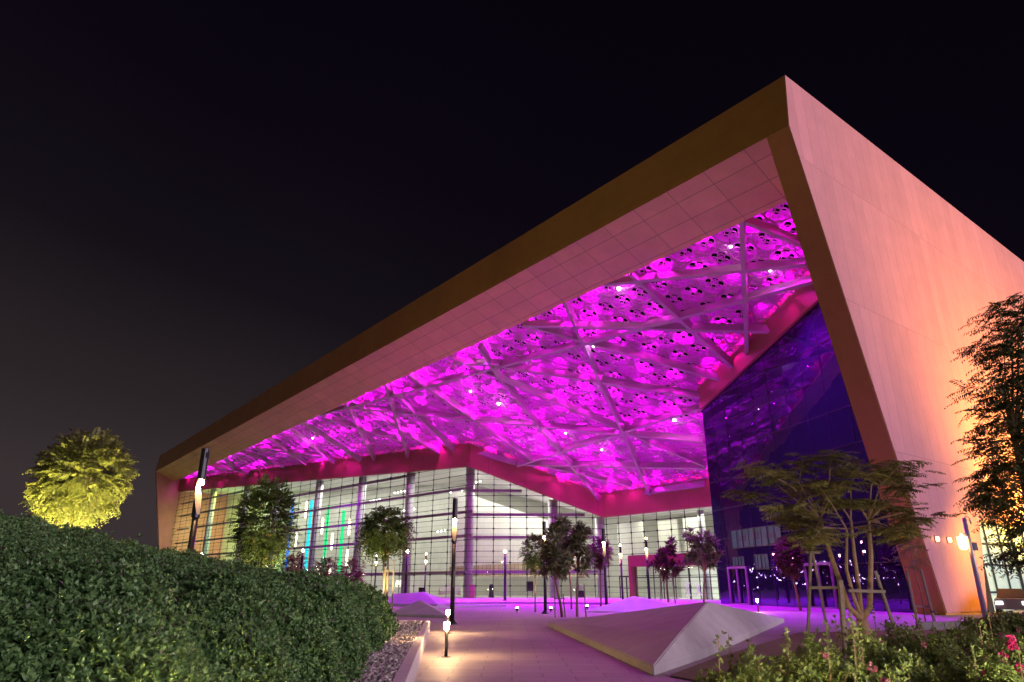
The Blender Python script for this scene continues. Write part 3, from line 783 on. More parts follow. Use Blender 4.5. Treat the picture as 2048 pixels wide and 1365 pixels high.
def make_bollard():
    t = thing('bollard_light', 'x', 'bollard light', (0, 0, 0), 0, 'bollard lights along the path')
    MB().lathe([(0, .11), (.015, .11), (.02, .05)], seg=14).build('base_plate', M['black'], t)
    MB().tube([(0, 0, .01), (0, 0, .64)], .042, 14).build('post', M['black'], t, True)
    MB().tube([(0, 0, .64), (0, 0, .80)], .062, 14).build('lens', M['bollard_glow'], t, True)
    MB().tube([(0, 0, .80), (0, 0, .835)], .075, 14).build('cap', M['black'], t)
    return t
b0 = make_bollard()
for k, (p, lb) in enumerate((((-1.61, 18.2, 0), 'nearest dark bollard light with glowing head on the path'), ((-2.33, 26.7, 0), 'second bollard light, just behind the nearest one'), ((16.0, 47.5, 0), 'bollard light on the plaza right of the large mound'), ((2.3, 4.6, 0), 'added unseen bollard light on the right, lighting the shrubs from the front'), ((-.95, 2.9, 0), 'added unseen bollard light on the left, lighting the near foot of the hedge'))):  # last two are added out of view to light shrubs and hedge
    o = b0 if k == 0 else copy_tree(b0)
    o.location = p; o['label'] = lb
u0 = thing('ground_uplight', 'x', 'uplight', (0, 0, 0), 0, 'small uplights on the plaza')
MB().tube([(0, 0, 0), (0, 0, .14)], .03, 8).build('stem', M['black'], u0)
MB().lathe([(.12, .07), (.2, .12), (.27, .13)], seg=12).build('housing', M['black'], u0)
MB().ball((0, 0, .25), .095, 10, 6).build('lens', M['uplight_glow'], u0, True)
for k, (p, lb) in enumerate((((.32, 46.8, 0), 'white uplight left of the lamp post foot'), ((2.5, 47.0, 0), 'white uplight right of the lamp post foot'), ((5.3, 51.5, 0), 'white uplight at the left end of the magenta mound'), ((-8.4, 43.0, 0), 'white uplight at the foot of the yellow green tree'), ((6.3, 13.2, 0), 'added uplight hidden among the shrubs to brighten the flat topped tree'), ((3.3, 5.2, 0), 'added unseen uplight to brighten the leafy shrubs, left end of the bed'), ((5.4, 6.0, 0), 'added unseen uplight to brighten the leafy shrubs, right end of the bed'))):  # last three are added to brighten the flat topped tree and the shrubs
    o = u0 if k == 0 else copy_tree(u0)
    o.location = p; o['label'] = lb
lamp('SPOT', (.9, 46.2, .4), 600, (1, .75, .35), None, .06, 80, .6, aim=(1.6, 47.6, 4))
lamp('SPOT', (6.3, 13.2, .45), 150, (1, .74, .40), None, .1, 120, .7, aim=(7.3, 15.6, 3.4))  # added beam that lifts the flat topped tree from below
lamp('SPOT', (3.3, 5.3, .42), 420, (1, .88, .66), None, .1, 120, .8, aim=(3.7, 8.8, .7))  # added front light on the shrubs, left, from out of view
lamp('SPOT', (5.4, 6.1, .42), 420, (1, .88, .66), None, .1, 120, .8, aim=(6.0, 9.4, .8))  # same added front light for the right end of the bed
lamp('SPOT', (-7.2, 38.6, .5), 1500, (1, .80, .30), None, .06, 90, .6, aim=(-6.6, 40, 5))
lamp('SPOT', (-9.6, 29.0, 1.0), 1100, (1, .78, .25), None, .06, 90, .6, aim=(-10.3, 30.5, 5))
lamp('SPOT', (-14.0, 24.2, 2.0), 4000, (1, .84, .26), None, .06, 110, .6, aim=(-15.3, 26, 6))
lamp('SPOT', (-12.6, 22.6, 2.0), 2600, (1, .86, .42), None, .06, 70, .8, aim=(-15.2, 26.4, 6.6))
lamp('SPOT', (-16.5, 24.6, 2.2), 2800, (1, .84, .26), None, .06, 110, .6, aim=(-15.8, 26, 6))

# ------------------------------------------------------------------ mounds and kerbs
def mound(label, pts, apexes, faces, rim=.2):
    """faceted concrete mound: rim polygon pts (x,y), apexes (x,y,z), faces index rim first then apexes"""
    m = MB(); n = len(pts)
    V = [(x, y, 0) for x, y in pts] + [(x, y, rim) for x, y in pts] + list(apexes)
    F = [(i, (i + 1) % n, n + (i + 1) % n, n + i) for i in range(n)]
    F += [tuple(n + i if i < n else 2 * n + (i - n) for i in f) for f in faces]
    m.add(V, F)
    ob = m.build('concrete_mound', M['mound'])
    bm = bmesh.new(); bm.from_mesh(ob.data)
    bmesh.ops.bevel(bm, geom=list(bm.edges), offset=.025, segments=2, affect='EDGES')
    bm.to_mesh(ob.data); bm.free()
    return tag(ob, label, 'mound', 'faceted concrete mounds')
mound('largest faceted mound in the foreground with one lavender lit face', [(1.54, 31.3), (2.75, 14.6), (4.6, 17.9), (12.9, 34.8), (8.2, 33.6)], [(6.3, 23.4, 1.16), (3.9, 17.1, .62)],
      [(0, 1, 6, 5), (1, 2, 6), (2, 3, 5, 6), (3, 4, 5), (4, 0, 5)], .17)
mound('magenta lit mound behind the large foreground mound', [(4.7, 47.4), (11.5, 44.5), (13.5, 49.5), (8.5, 52)], [(8.1, 48.5, .98)], [(0, 1, 4), (1, 2, 4), (2, 3, 4), (3, 0, 4)], .06)
mound('flat topped magenta mound beyond the end of the hedge', [(-10.4, 61.0), (-6.1, 59.6), (-5.2, 64.0), (-11.0, 66.0)], [(-10.3, 62.6, .95), (-7.6, 62.6, 1.12)], [(0, 1, 5, 4), (1, 2, 5), (2, 3, 4, 5), (3, 0, 4)], .2)
mound('small dusky pyramid mound right of the hedge end', [(-6.9, 40.8), (-3.5, 39.0), (-3.9, 43.6), (-6.6, 45.0)], [(-5.4, 42.4, .85)], [(0, 1, 4), (1, 2, 4), (2, 3, 4), (3, 0, 4)], .14)
def arc_kerb(label, pts, w_, h):
    m = MB()
    for p, q in zip(pts[:-1], pts[1:]): m.bar((p[0], p[1], h / 2), (q[0], q[1], h / 2), w_, h)
    return tag(m.build('plaza_step', M['mound']), label, 'step')
arc = [(-7.5 + 16.5 * t, 66.0 + 3.2 * sin(pi * t)) for t in np.linspace(0, 1, 15)]
arc_kerb('long curved low step crossing the magenta plaza', arc, .35, .16)
arc_kerb('short straight low step left on the magenta plaza', [(-6.0, 55.5), (-.6, 60.6)], .35, .14)

# planter with white kerb, gravel, hedge
kx = lambda y: -3.05 + (y - 27.26) * (1.10 / -11.68)
tag(MB().prism([(kx(4), 4, 0), (kx(27.3), 27.3, 0), (kx(27.3) - .18, 27.3, 0), (kx(4) - .18, 4, 0)], [(kx(4), 4, .42), (kx(27.3), 27.3, .42), (kx(27.3) - .18, 27.3, .42), (kx(4) - .18, 4, .42)]).build('planter_kerb', M['kerb']), 'long white planter kerb beside the path', 'kerb')
tag(MB().prism([(kx(27.3) - .18, 27.302, 0), (-20, 28.3, 0), (-20, 28.12, 0), (kx(27.3) - .18, 27.12, 0)], [(kx(27.3) - .18, 27.302, .418), (-20, 28.3, .418), (-20, 28.12, .418), (kx(27.3) - .18, 27.12, .418)]).build('planter_kerb', M['kerb']), 'white planter kerb across the far end of the gravel bed', 'kerb')
bed = MB().poly([(kx(3) - .1, 3, .36), (kx(27.2) - .1, 27.2, .36), (-22, 28.2, .36), (-22, 3, .36)]).build('planter_soil', M['soil'])
tag(bed, kind='structure')
def hedge_edge(y):
    pts = [(0, -1.35), (4, -1.55), (8, -1.95), (10, -2.2), (13, -2.6), (16, -3.0), (18.5, -3.05), (20, -3.3), (21, -3.9), (21.8, -5.2)]
    return float(np.interp(y, [p[0] for p in pts], [p[1] for p in pts]))
def hedge_z(x, y):
    t = hedge_edge(y) - x
    if t < 0: return None
    q = min(1, t / .95); r = sqrt(max(0, 1 - (1 - q) ** 2))
    return .40 + 1.05 * r + .115 * t + .0065 * t * t
def gravel():
    m = MB(); phi = (1 + 5 ** .5) / 2
    oc = np.array([(1, 0, 0), (0, 1, 0), (-1, 0, 0), (0, -1, 0), (0, 0, 1), (0, 0, -1)], float)
    top = [(0, 1, 4, 4), (1, 2, 4, 4), (2, 3, 4, 4), (3, 0, 4, 4), (1, 0, 5, 5)]
    # small blocks: 8-corner stones, irregular
    cu = np.array([(x, y, z) for z in (-1, 1) for y in (-1, 1) for x in (-1, 1)], float) * .6
    cf = np.array([(0, 1, 3, 2), (4, 6, 7, 5), (0, 4, 5, 1), (1, 5, 7, 3), (3, 7, 6, 2), (2, 6, 4, 0)])
    n = 9000
    for k in range(n):
        y = 8.5 + 18.5 * RNG.random() ** 1.15
        x0 = kx(y) - .2; x1 = hedge_edge(y) - .05 if y < 21.5 else -9
        x = x0 + (x1 - x0) * RNG.random()
        r = RNG.uniform(.022, .056)
        V = cu * r * RNG.uniform(.6, 1.3, (8, 1)) * np.array((1.2, 1, .7))
        a_ = RNG.random() * 6.28; c_, s_ = cos(a_), sin(a_)
        b_ = RNG.normal(0, .5); cb, sb = cos(b_), sin(b_)
        R = np.array(((c_, -s_, 0), (s_, c_, 0), (0, 0, 1))) @ np.array(((cb, 0, sb), (0, 1, 0), (-sb, 0, cb)))
        m.arr(V @ R.T + (x, y, .37 + r * .4), cf)
    return m
# merge the stone chunks quickly
gv = gravel(); 
Vs = np.concatenate([c[0] for c in gv.chunks]); Fs = np.concatenate([c[1] + 8 * i for i, c in enumerate(gv.chunks)])
gm_ = MB(); gm_.arr(Vs, Fs)
tag(gm_.build('gravel', M['stone']), 'pale gravel between the hedge and the white kerb', 'gravel', kind='stuff')

# ------------------------------------------------------------------ leaves
def unit(a): return a / np.maximum(np.linalg.norm(a, axis=-1, keepdims=True), 1e-9)
def leaves(P, D, Nn, ll, lw, bend=.15):
    """diamond leaves: base P, direction D, face normal Nn"""
    D = unit(D); S = unit(np.cross(D, Nn)); U = unit(np.cross(S, D))
    ll = np.asarray(ll).reshape(-1, 1); lw = np.asarray(lw).reshape(-1, 1)
    b = P; t = P + D * ll - U * ll * bend
    m = P + D * ll * .5
    V = np.stack([b, m + S * lw * .5 + U * lw * .12, t, m - S * lw * .5 + U * lw * .12], 1).reshape(-1, 3)
    F = np.arange(len(P) * 4).reshape(-1, 4)
    return V, F
def rosettes(C, Ax, n, ll, lw, spread=1.0, rng=RNG, jitter=.25):
    N_ = len(C); Ax = unit(Ax)
    ref = unit(rng.normal(size=(N_, 3))); X = unit(np.cross(Ax, ref)); Y = np.cross(Ax, X)
    k = np.arange(n); a = (k * 2.39996)[None, :] + rng.random((N_, 1)) * 6.28 + rng.normal(0, .2, (N_, n))
    el = np.linspace(.15, 1.0, n)[None, :] * spread * 1.35 + rng.normal(0, jitter, (N_, n))
    D = (np.cos(el)[..., None] * Ax[:, None] + np.sin(el)[..., None] * (np.cos(a)[..., None] * X[:, None] + np.sin(a)[..., None] * Y[:, None]))
    Nn = Ax[:, None] * np.sin(el)[..., None] * 1.0 - np.cos(el)[..., None] * (np.cos(a)[..., None] * X[:, None] + np.sin(a)[..., None] * Y[:, None]) + 1e-3
    P = np.repeat(C[:, None], n, 1)
    l = np.broadcast_to(np.asarray(ll).reshape(-1, 1), (N_, 1)) * rng.uniform(.7, 1.15, (N_, n))
    w = np.broadcast_to(np.asarray(lw).reshape(-1, 1), (N_, 1)) * rng.uniform(.8, 1.15, (N_, n))
    return leaves(P.reshape(-1, 3), D.reshape(-1, 3), Nn.reshape(-1, 3), l.ravel(), w.ravel())
def fronds(C, D, L_, n, ll, lw, droop=.35, rng=RNG):
    """pinnate leaves: leaflets in pairs along a drooping stalk"""
    N_ = len(C); D = unit(D); L_ = np.broadcast_to(np.asarray(L_, float).reshape(-1, 1), (N_, 1))
    t = np.linspace(.12, 1, n)[None, :, None]
    P = C[:, None] + D[:, None] * L_[:, None] * t
    P[..., 2] -= (droop * L_ * (t[..., 0] ** 2))
    T = D[:, None] * np.ones_like(t); T[..., 2] -= 2 * droop * t[..., 0]; T = unit(T)
    up = np.array((0, 0, 1.)) + rng.normal(0, .25, (N_, 1, 3)); S = unit(np.cross(T, np.broadcast_to(up, T.shape))); Up = np.cross(S, T)
    Vs = []; Fs = []; o = 0
    for sg in (-1, 1):
        DD = T * .45 + S * sg * .9 - Up * .18 + rng.normal(0, .12, T.shape)
        l = ll * (1 - .55 * np.abs(t[..., 0] - .45)) * rng.uniform(.8, 1.15, (N_, n))
        V, F = leaves(P.reshape(-1, 3), DD.reshape(-1, 3), Up.reshape(-1, 3), l.ravel(), np.full(N_ * n, lw))
        Vs.append(V); Fs.append(F + o); o += len(V)
    return np.concatenate(Vs), np.concatenate(Fs)
def shell_points(n, c, r, rng, inner=.55, lumps=None):
    D = unit(rng.normal(size=(n, 3)))
    k = inner + (1 - inner) * rng.random((n, 1)) ** .5
    bump = np.ones((n, 1))
    if lumps is not None:
        for (ld_, amp, wd) in lumps:
            bump += amp * np.exp((D @ np.array(ld_)[:, None] - 1) * wd)
    return np.array(c) + D * np.array(r) * k * bump, D

# hedge: clipped bank of small leaves
def hedge():
    rng = np.random.default_rng(3)
    root = thing('hedge', 'long clipped dark green hedge bank rising to the left', 'hedge', (0, 0, 0))
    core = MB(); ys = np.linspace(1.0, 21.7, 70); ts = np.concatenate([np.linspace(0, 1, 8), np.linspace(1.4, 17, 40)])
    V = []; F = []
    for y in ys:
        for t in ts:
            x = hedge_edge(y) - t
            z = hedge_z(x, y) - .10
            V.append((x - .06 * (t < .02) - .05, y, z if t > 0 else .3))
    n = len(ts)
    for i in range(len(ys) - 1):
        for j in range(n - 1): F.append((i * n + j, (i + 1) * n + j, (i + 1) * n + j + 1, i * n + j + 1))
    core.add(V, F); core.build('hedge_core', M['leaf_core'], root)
    m = MB(); tot = 0
    ph = rng.uniform(0, 6.28, 12)
    for (y0, y1, dens, sz) in ((1.0, 3.5, 1600, .032), (3.5, 6, 1150, .037), (6, 10, 620, .046), (10, 15, 330, .060), (15, 21.8, 190, .074)):
        n = int(dens * (y1 - y0) * 15)
        y = rng.uniform(y0, y1, n); tmax = 15.0
        t = rng.random(n) ** 1.35 * tmax
        # denser on the curved side face: reparametrise
        s_ = rng.random(n) < .22
        t = np.where(s_, rng.random(n) ** 1.6 * 1.0, t)
        he = np.array([hedge_edge(k) for k in y]); x = he - t
        ok = (x > -.86 * y - 1.2)
        x, y, t = x[ok], y[ok], t[ok]
        q = np.minimum(1, t / .95); r = np.sqrt(np.maximum(0, 1 - (1 - q) ** 2))
        z = .40 + 1.05 * r + .115 * t + .0065 * t * t
        lump = .11 * np.sin(x * 2.1 + ph[0] + .7 * np.sin(y * 1.3)) * np.sin(y * 1.7 + ph[1]) + .08 * np.sin(x * 4.3 + y * 3.1 + ph[2]) + .04 * np.sin(x * 7 - y * 6 + ph[3])
        dzdx = np.where(t < .95, -1.10 * (1 - q) / np.maximum(r, .12) / .95, 0) - .165
        nx = -dzdx; nrm = unit(np.stack([np.minimum(nx, 6), np.full_like(nx, -.12), np.ones_like(nx)], 1))
        dep = rng.uniform(-.10, .06, len(x)) + lump
        dep += (rng.random(len(x)) < .03) * rng.uniform(.04, .17, len(x))
        C = np.stack([x, y, z], 1) + nrm * dep[:, None]
        ax = unit(nrm + rng.normal(0, .45, nrm.shape) + np.array((.0, 0, .25)))
        V, F = rosettes(C, ax, 6, sz * rng.uniform(.7, 1.3, len(C)), sz * .55, 1.0, rng)
        m.arr(V, F)
    m.build('foliage', M['leaf_hedge'], root)
hedge()

# ------------------------------------------------------------------ trees
def branches(m, base, tops, r0, rng, split=.45, curve=.12, seg=7):
    base = Vector(base)
    for tp in tops:
        tp = Vector(tp); d = tp - base
        k1 = base + d * .33 + Vector((rng.normal(0, curve * .3), rng.normal(0, curve * .3), .1 * d.length * .3))
        k2 = base + d * .68 + Vector((rng.normal(0, curve * .4), rng.normal(0, curve * .4), .06 * d.length))
        m.tube([base, k1, k2, tp], [r0, r0 * .8, r0 * .5, r0 * .2], seg)
def round_tree(name, label, group, base, trunk_h, c, r, mat, seed, nfr=420, fl=.5, ll=.16, lw=.05, nl=8, stems=2, sr=.05, lumps=None, inner=.45, droop=.35):
    rng = np.random.default_rng(seed)
    root = thing(name, label, 'tree', base, 0, group)
    m = MB(); cc = Vector((c[0], c[1], c[2]))
    for k in range(stems):
        off = Vector((.12 * (k - (stems - 1) / 2), .05 * k, 0))
        top = Vector((c[0] * .6 + off.x * 2.2, c[1] * .6, trunk_h))
        m.tube([off * .6, off * .9 + (top - off) * .5, top], [sr * 1.15, sr, sr * .85], 8)
        tops = [cc + Vector(tuple(q)) for q in (unit(rng.normal(size=(5, 3))) * np.array(r) * .7)]
        branches(m, top, tops, sr * .6, rng)
    m.build('trunk', M['bark'], root, True)
    P, D = shell_points(nfr, c, r, rng, inner, lumps)
    D = unit(D + np.array((0, 0, .25)) + rng.normal(0, .35, D.shape))
    V, F = fronds(P - D * fl * .5, D, fl * rng.uniform(.7, 1.2, nfr), nl, ll, lw, droop, rng)
    MB().arr(V, F).build('crown', M[mat], root)
    return root
round_tree('shade_tree', 'round yellow lit tree rising behind the hedge at far left', 'feathery leaved trees', at(118, 26.5), 3.0, (.08, 0, 5.62), (1.62, 1.6, 1.74), 'leaf_yellow', 11, 1300, .58, .19, .055, 9, 2, .07,
           [((-.85, 0, -.52), .38, 22), ((.80, 0, -.60), -.42, 30), ((.62, 0, -.78), .22, 60), ((.40, 0, .91), .16, 26), ((-.22, 0, .97), .14, 30), ((.05, 0, 1), -.10, 60), ((.95, 0, .2), .10, 20), ((-.8, 0, .55), -.14, 16), ((-.95, 0, .1), .12, 40), ((0, -1, 0), .08, 8)])
round_tree('shade_tree', 'tall oval green tree with two stems in front of the left glass wall', 'feathery leaved trees', at(517, 30), 2.6, (0, 0, 4.15), (1.28, 1.2, 1.85), 'leaf_green', 12, 900, .5, .17, .05, 8, 2, .06, [((0, 0, 1), .1, 6)])
round_tree('shade_tree', 'small yellow green tree on slender stems beside the end of the hedge', 'feathery leaved trees', at(775, 40), 3.2, (-.30, 0, 4.68), (1.38, 1.3, 1.3), 'leaf_green', 13, 560, .7, .24, .07, 7, 2, .06,
           [((.75, 0, .65), .22, 12), ((-.9, 0, -.35), .15, 12), ((-.2, 0, .95), .15, 14)], droop=.6)
round_tree('shade_tree', 'green tree lit from below, left of the dark lamp post on the plaza', 'feathery leaved trees', at(1070, 47.6), 2.6, (.05, 0, 3.75), (.95, .9, 1.2), 'leaf_green', 14, 420, .5, .17, .055, 7, 1, .055)
for (px, d, cz_, rr, lb, sd) in ((648, 92, 3.6, (1.7, 1.6, 1.5), 'small purple tinged tree in front of the green light strip', 31), (702, 92, 3.2, (1.5, 1.4, 1.7), 'small purple tinged tree left of the broad column', 32), (582, 86, 4.0, (1.5, 1.4, 1.3), 'small purple tinged tree below the blue light strip', 33)):
    round_tree('small_tree', lb, 'russet leaved trees', at(px, d), 2.4, (0, 0, cz_), rr, 'leaf_red', sd, 200, .9, .3, .1, 6, 1, .06, [((.6, 0, .8), .3, 8), ((-.7, 0, .3), .3, 8)])
round_tree('small_tree', 'russet tree behind the lamp post next to the magenta mound', 'russet leaved trees', at(1200, 60), 2.6, (.1, 0, 4.3), (1.0, .95, 1.25), 'leaf_red', 34, 380, .55, .2, .06, 7, 1, .06)
round_tree('small_tree', 'dense round dark red tree in front of the dark mirror wall', 'russet leaved trees', at(1594, 50.3), 2.1, (-.35, 0, 3.6), (.95, .9, 1.35), 'leaf_red', 35, 620, .45, .17, .06, 7, 1, .09)

def plume_tree(name, label, group, base, trunk, clusters, mat, seed, n=20, ll=.42, lw=.1, sr=.06, per=6):
    """bare limbs carrying rosettes of long leaves"""
    rng = np.random.default_rng(seed)
    root = thing(name, label, 'tree', base, 0, group)
    m = MB()
    fork = Vector(trunk[-1])
    m.tube(trunk, [sr * (1.2 - .35 * i / (len(trunk) - 1)) for i in range(len(trunk))], 8)
    Cs = []; Ax = []
    for (x, y, z, r) in clusters:
        c_ = Vector((x, y, z)); branches(m, fork, [c_], sr * .55, rng)
        for k in range(per):
            o = unit(rng.normal(size=3)); p = np.array(c_) + o * r * rng.random() ** .4
            Cs.append(p); Ax.append(unit(o + np.array((0, 0, .55))))
    m.build('trunk', M['bark'], root, True)
    V, F = rosettes(np.array(Cs), np.array(Ax), n, ll, lw, 1.15, rng)
    MB().arr(V, F).build('crown', M[mat], root)
    return root
def clus(rng, n, c, r, cr): 
    D = unit(rng.normal(size=(n, 3))); P = np.array(c) + D * np.array(r) * rng.uniform(.45, 1, (n, 1))
    return [(*p, cr) for p in P]
rg = np.random.default_rng(5)
plume_tree('plume_tree', 'dark plume leaved tree with leaning trunk in the middle of the plaza', 'plume leaved trees', (2.75, 40.2, 0), [(0, 0, 0), (-.1, 0, .8), (-.32, 0, 1.9)],
           clus(rg, 22, (-.1, 0, 3.55), (.75, .7, 1.35), .3) + [(.2, 0, 5.0, .35), (.35, .1, 4.7, .35), (-.75, 0, 2.4, .3), (-.2, 0, 4.6, .3)], 'leaf_dark', 41, 12, .50, .13, .07, 5)
plume_tree('plume_tree', 'plume leaved tree on two slim stems, right of the leaning one', 'plume leaved trees', (3.62, 40.9, 0), [(0, 0, 0), (.02, 0, 1.2), (.12, 0, 2.5)],
           clus(rg, 11, (.35, 0, 3.9), (.5, .5, 1.1), .28) + [(.75, 0, 2.9, .3), (.45, 0, 2.6, .25)], 'leaf_dark', 42, 12, .48, .13, .05, 5)
plume_tree('plume_tree', 'plume leaved tree farther back between two stems on the plaza', 'plume leaved trees', (4.35, 53.4, 0), [(0, 0, 0), (0, 0, 1.5), (-.12, 0, 3.0)],
           clus(rg, 12, (-.3, 0, 4.4), (.9, .8, 1.0), .35), 'leaf_dark', 43, 14, .5, .12, .06, 5)
plume_tree('plume_tree', 'dark plume leaved tree standing before the red entrance portal', 'plume leaved trees', at(1334, 52), [(0, 0, 0), (-.03, 0, 1.4), (0, 0, 2.0)],
           [(-.9, 0, 2.9, .35), (-.45, 0, 3.2, .4), (0, 0, 3.1, .4), (.35, 0, 3.3, .4), (.8, 0, 2.9, .35), (0, 0, 3.9, .4), (.35, 0, 4.1, .35), (.6, 0, 4.5, .3), (-.3, 0, 3.8, .3), (-.1, 0, 2.3, .25), (.5, 0, 2.6, .3)], 'leaf_red', 44, 15, .46, .12, .07, 5)
plume_tree('plume_tree', 'dark plume leaved tree beside the corner of the mirror wall', 'plume leaved trees', at(1403, 50), [(0, 0, 0), (.1, 0, 1.3), (.3, 0, 2.5)],
           [(-.35, 0, 4.95, .4), (.0, 0, 4.3, .35), (.55, 0, 4.9, .45), (.9, 0, 4.5, .4), (.3, 0, 4.0, .4), (.8, 0, 3.9, .4), (-.35, 0, 3.6, .45), (.2, 0, 3.4, .45), (.75, 0, 3.3, .4), (-.6, 0, 3.3, .3), (1.1, 0, 3.7, .3)], 'leaf_dark', 45, 15, .5, .13, .07, 6)

def layered_tree():
    rng = np.random.default_rng(17)
    d = 16.0
    root = thing('flame_tree', 'wide flat topped feathery tree with many forked limbs in the shrub bed', 'tree', at(1712, d))
    def px(x, y, dy=0.0):        # picture-sized layout turned into metres about the trunk
        zc = (math.tan(PITCH - math.atan((y - 682.5) / 1360))) * d + 1.65
        k = (x - 1712) / 1443 * d * (1 + .022 * max(0, zc - 1.6))
        return Vector((k, dy, zc))
    m = MB()
    fork = Vector((0, 0, .95))
    m.tube([(0, 0, 0), (.01, 0, .5), fork], [.15, .125, .12], 10)
    limbs = [([(1690, 1215), (1672, 1120), (1660, 1040)], .075, .0), ([(1735, 1215), (1758, 1110), (1768, 1040)], .075, .25), ([(1718, 1180), (1722, 1110), (1728, 1040)], .055, .15),
             ([(1700, 1200), (1690, 1140), (1700, 1060)], .05, -.25)]
    tips = []
    for pts, r, dy in limbs:
        L3 = [fork] + [px(*p, dy * (i + 1) / 3) for i, p in enumerate(pts)]
        m.tube(L3, [r, r * .85, r * .7, r * .55], 8); tips.append((L3[-1], r * .5))
    ends = [(1540, 975), (1585, 930), (1620, 985), (1650, 915), (1672, 960), (1705, 905), (1735, 950), (1770, 920), (1810, 935), (1850, 915), (1880, 960), (1600, 1040), (1560, 1030), (1640, 1055), (1790, 1000), (1850, 1015), (1880, 1040), (1820, 1065), (1760, 1075), (1690, 1010), (1590, 1085), (1850, 1080), (1630, 1095), (1700, 960), (1740, 1000), (1515, 950), (1905, 930)]
    tl = []
    for k, (x, y) in enumerate(ends):
        e_ = px(x, y, rng.uniform(-1.3, 1.3))
        b_, r = min(tips, key=lambda q: (q[0] - e_).length + rng.uniform(0, .5))
        mid = b_ + (e_ - b_) * .5 + Vector((rng.normal(0, .08), rng.normal(0, .08), .14))
        m.tube([b_, mid, e_], [r * .7, r * .42, .008], 6)
        tl.append((mid, e_))
    m.build('trunk', M['bark'], root, True)
    C = []; D = []
    for mid, e_ in tl:
        for q in range(38):
            t = rng.uniform(.35, 1.05)
            p = np.array(mid) + (np.array(e_) - np.array(mid)) * t + rng.normal(0, (.18, .22, .06))
            a_ = rng.random() * 6.28
            C.append(p); D.append((cos(a_), sin(a_), rng.normal(.12, .12)))
    C = np.array(C); D = np.array(D)
    V, F = fronds(C, D, .50 * rng.uniform(.7, 1.2, len(C)), 13, .10, .032, .22, rng)
    MB().arr(V, F).build('crown', M['leaf_acacia'], root)
    t = thing('tree_stake', 'timber stake frame with cross rails round the wide flat topped tree', 'tree stake', at(1712, d))
    def bar(p, q, w_, nm): MB().bar(p, q, w_, w_ * .8).build(nm, M['stake'], t)
    bar((-1.22, .3, 0), (-.80, .25, 2.38), 0.065, 'post'); bar((-.62, -.3, 0), (-.44, -.2, 1.75), 0.108, 'post'); bar((.68, -.25, 0), (.42, -.1, 1.95), 0.058, 'post'); bar((-.58, .4, 0), (-.70, .4, 2.35), 0.050, 'post')
    bar((-1.0, .1, 1.60), (-.42, -.12, 1.60), .075, 'rail'); bar((-.30, -.22, 1.54), (.50, -.2, 1.52), .075, 'rail'); bar((-.90, .3, 2.36), (-.55, .38, 2.36), .07, 'rail')
layered_tree()
def edge_tree():
    rng = np.random.default_rng(23)
    d = 22.0
    base = at(2092, d)
    root = thing('bamboo_leaved_tree', 'big dark tree at the right edge, backlit by warm lamps', 'tree', base)
    m = MB(); m.tube([(0, 0, 0), (-.05, 0, 2.2), (.1, 0, 4.5), (.25, .1, 8)], [.16, .14, .11, .05], 9)
    C = []; D = []
    lay = [(2005, 640, 60, .9), (2040, 615, 40, .8), (1990, 700, 70, 1.0), (2040, 700, 90, 1.3), (1985, 780, 65, 1.1), (2040, 790, 100, 1.4), (2000, 850, 70, 1.1), (2050, 880, 90, 1.4), (1985, 915, 60, .9), (2040, 960, 60, 1.1), (1975, 965, 55, .7), (2015, 1030, 55, .8), (1970, 1000, 50, .5), (2050, 1080, 50, .9), (2020, 1110, 45, .6), (2090, 760, 120, 1.5), (2100, 900, 120, 1.5), (2080, 1020, 60, 1.1), (2090, 650, 80, 1.1)]
    for (x, y, n, r) in lay:
        zc = math.tan(PITCH - math.atan((y - 682.5) / 1360)) * d + 1.65
        k = (x + 26 - 2092) / 1443 * d + (x - 1024) / 1443 * .36 * max(0, zc - 1.65) * .94
        c_ = np.array((k, 0, zc))
        mid = Vector((.1, 0, min(zc - .5, 6)))
        branches(m, mid, [Vector(tuple(c_))], .045, rng)
        for q in range(int(n * 1.15)):
            o = unit(rng.normal(size=3)); C.append(c_ + o * np.array((r, r, r * .75)) * rng.random() ** .4)
            D.append((-.75 + rng.normal(0, .6), rng.normal(0, .7), rng.normal(.05, .3)))
    m.build('trunk', M['bark'], root, True)
    C = np.array(C); D = np.array(D)
    V, F = fronds(C, D, .75 * rng.uniform(.7, 1.2, len(C)), 9, .21, .05, .3, rng)
    MB().arr(V, F).build('crown', M['leaf_night'], root)
edge_tree()
def slim_sapling():
    t = thing('sapling', 'thin sapling tied to stakes at the foot of the leaning leg', 'tree', at(1836, 33.5))
    rng = np.random.default_rng(9)
    m = MB(); m.tube([(0, 0, 0), (.05, 0, 1.4), (-.1, 0, 2.6), (-.05, 0, 3.3)], [.04, .035, .025, .01], 6)
    tops = [Vector((rng.normal(0, .5), rng.normal(0, .4), rng.uniform(2.6, 3.6))) for k in range(7)]
    branches(m, (-.08, 0, 2.3), tops, .015, rng)
    m.build('trunk', M['bark'], t, True)
    C = np.array([np.array(tp) + rng.normal(0, .12, 3) for tp in tops for k in range(7)])
    V, F = fronds(C, rng.normal(size=C.shape), .45, 7, .15, .04, .3, rng); MB().arr(V, F).build('crown', M['leaf_acacia'], t)
    s = thing('tree_stake', 'pale stakes with low rails holding the thin sapling', 'tree stake', at(1836, 33.5))
    for nm, p, q, w_ in (('post', (-.38, 0, 0), (-.42, 0, 2.3), .09), ('post', (.36, -.1, 0), (.2, -.1, 2.35), .09), ('rail', (-.4, .02, .75), (.35, .02, .72), .07), ('rail', (.28, -.05, .55), (.36, -.35, .5), .07)):
        MB().bar(p, q, w_, w_).build(nm, M['stake'], s)
slim_sapling()
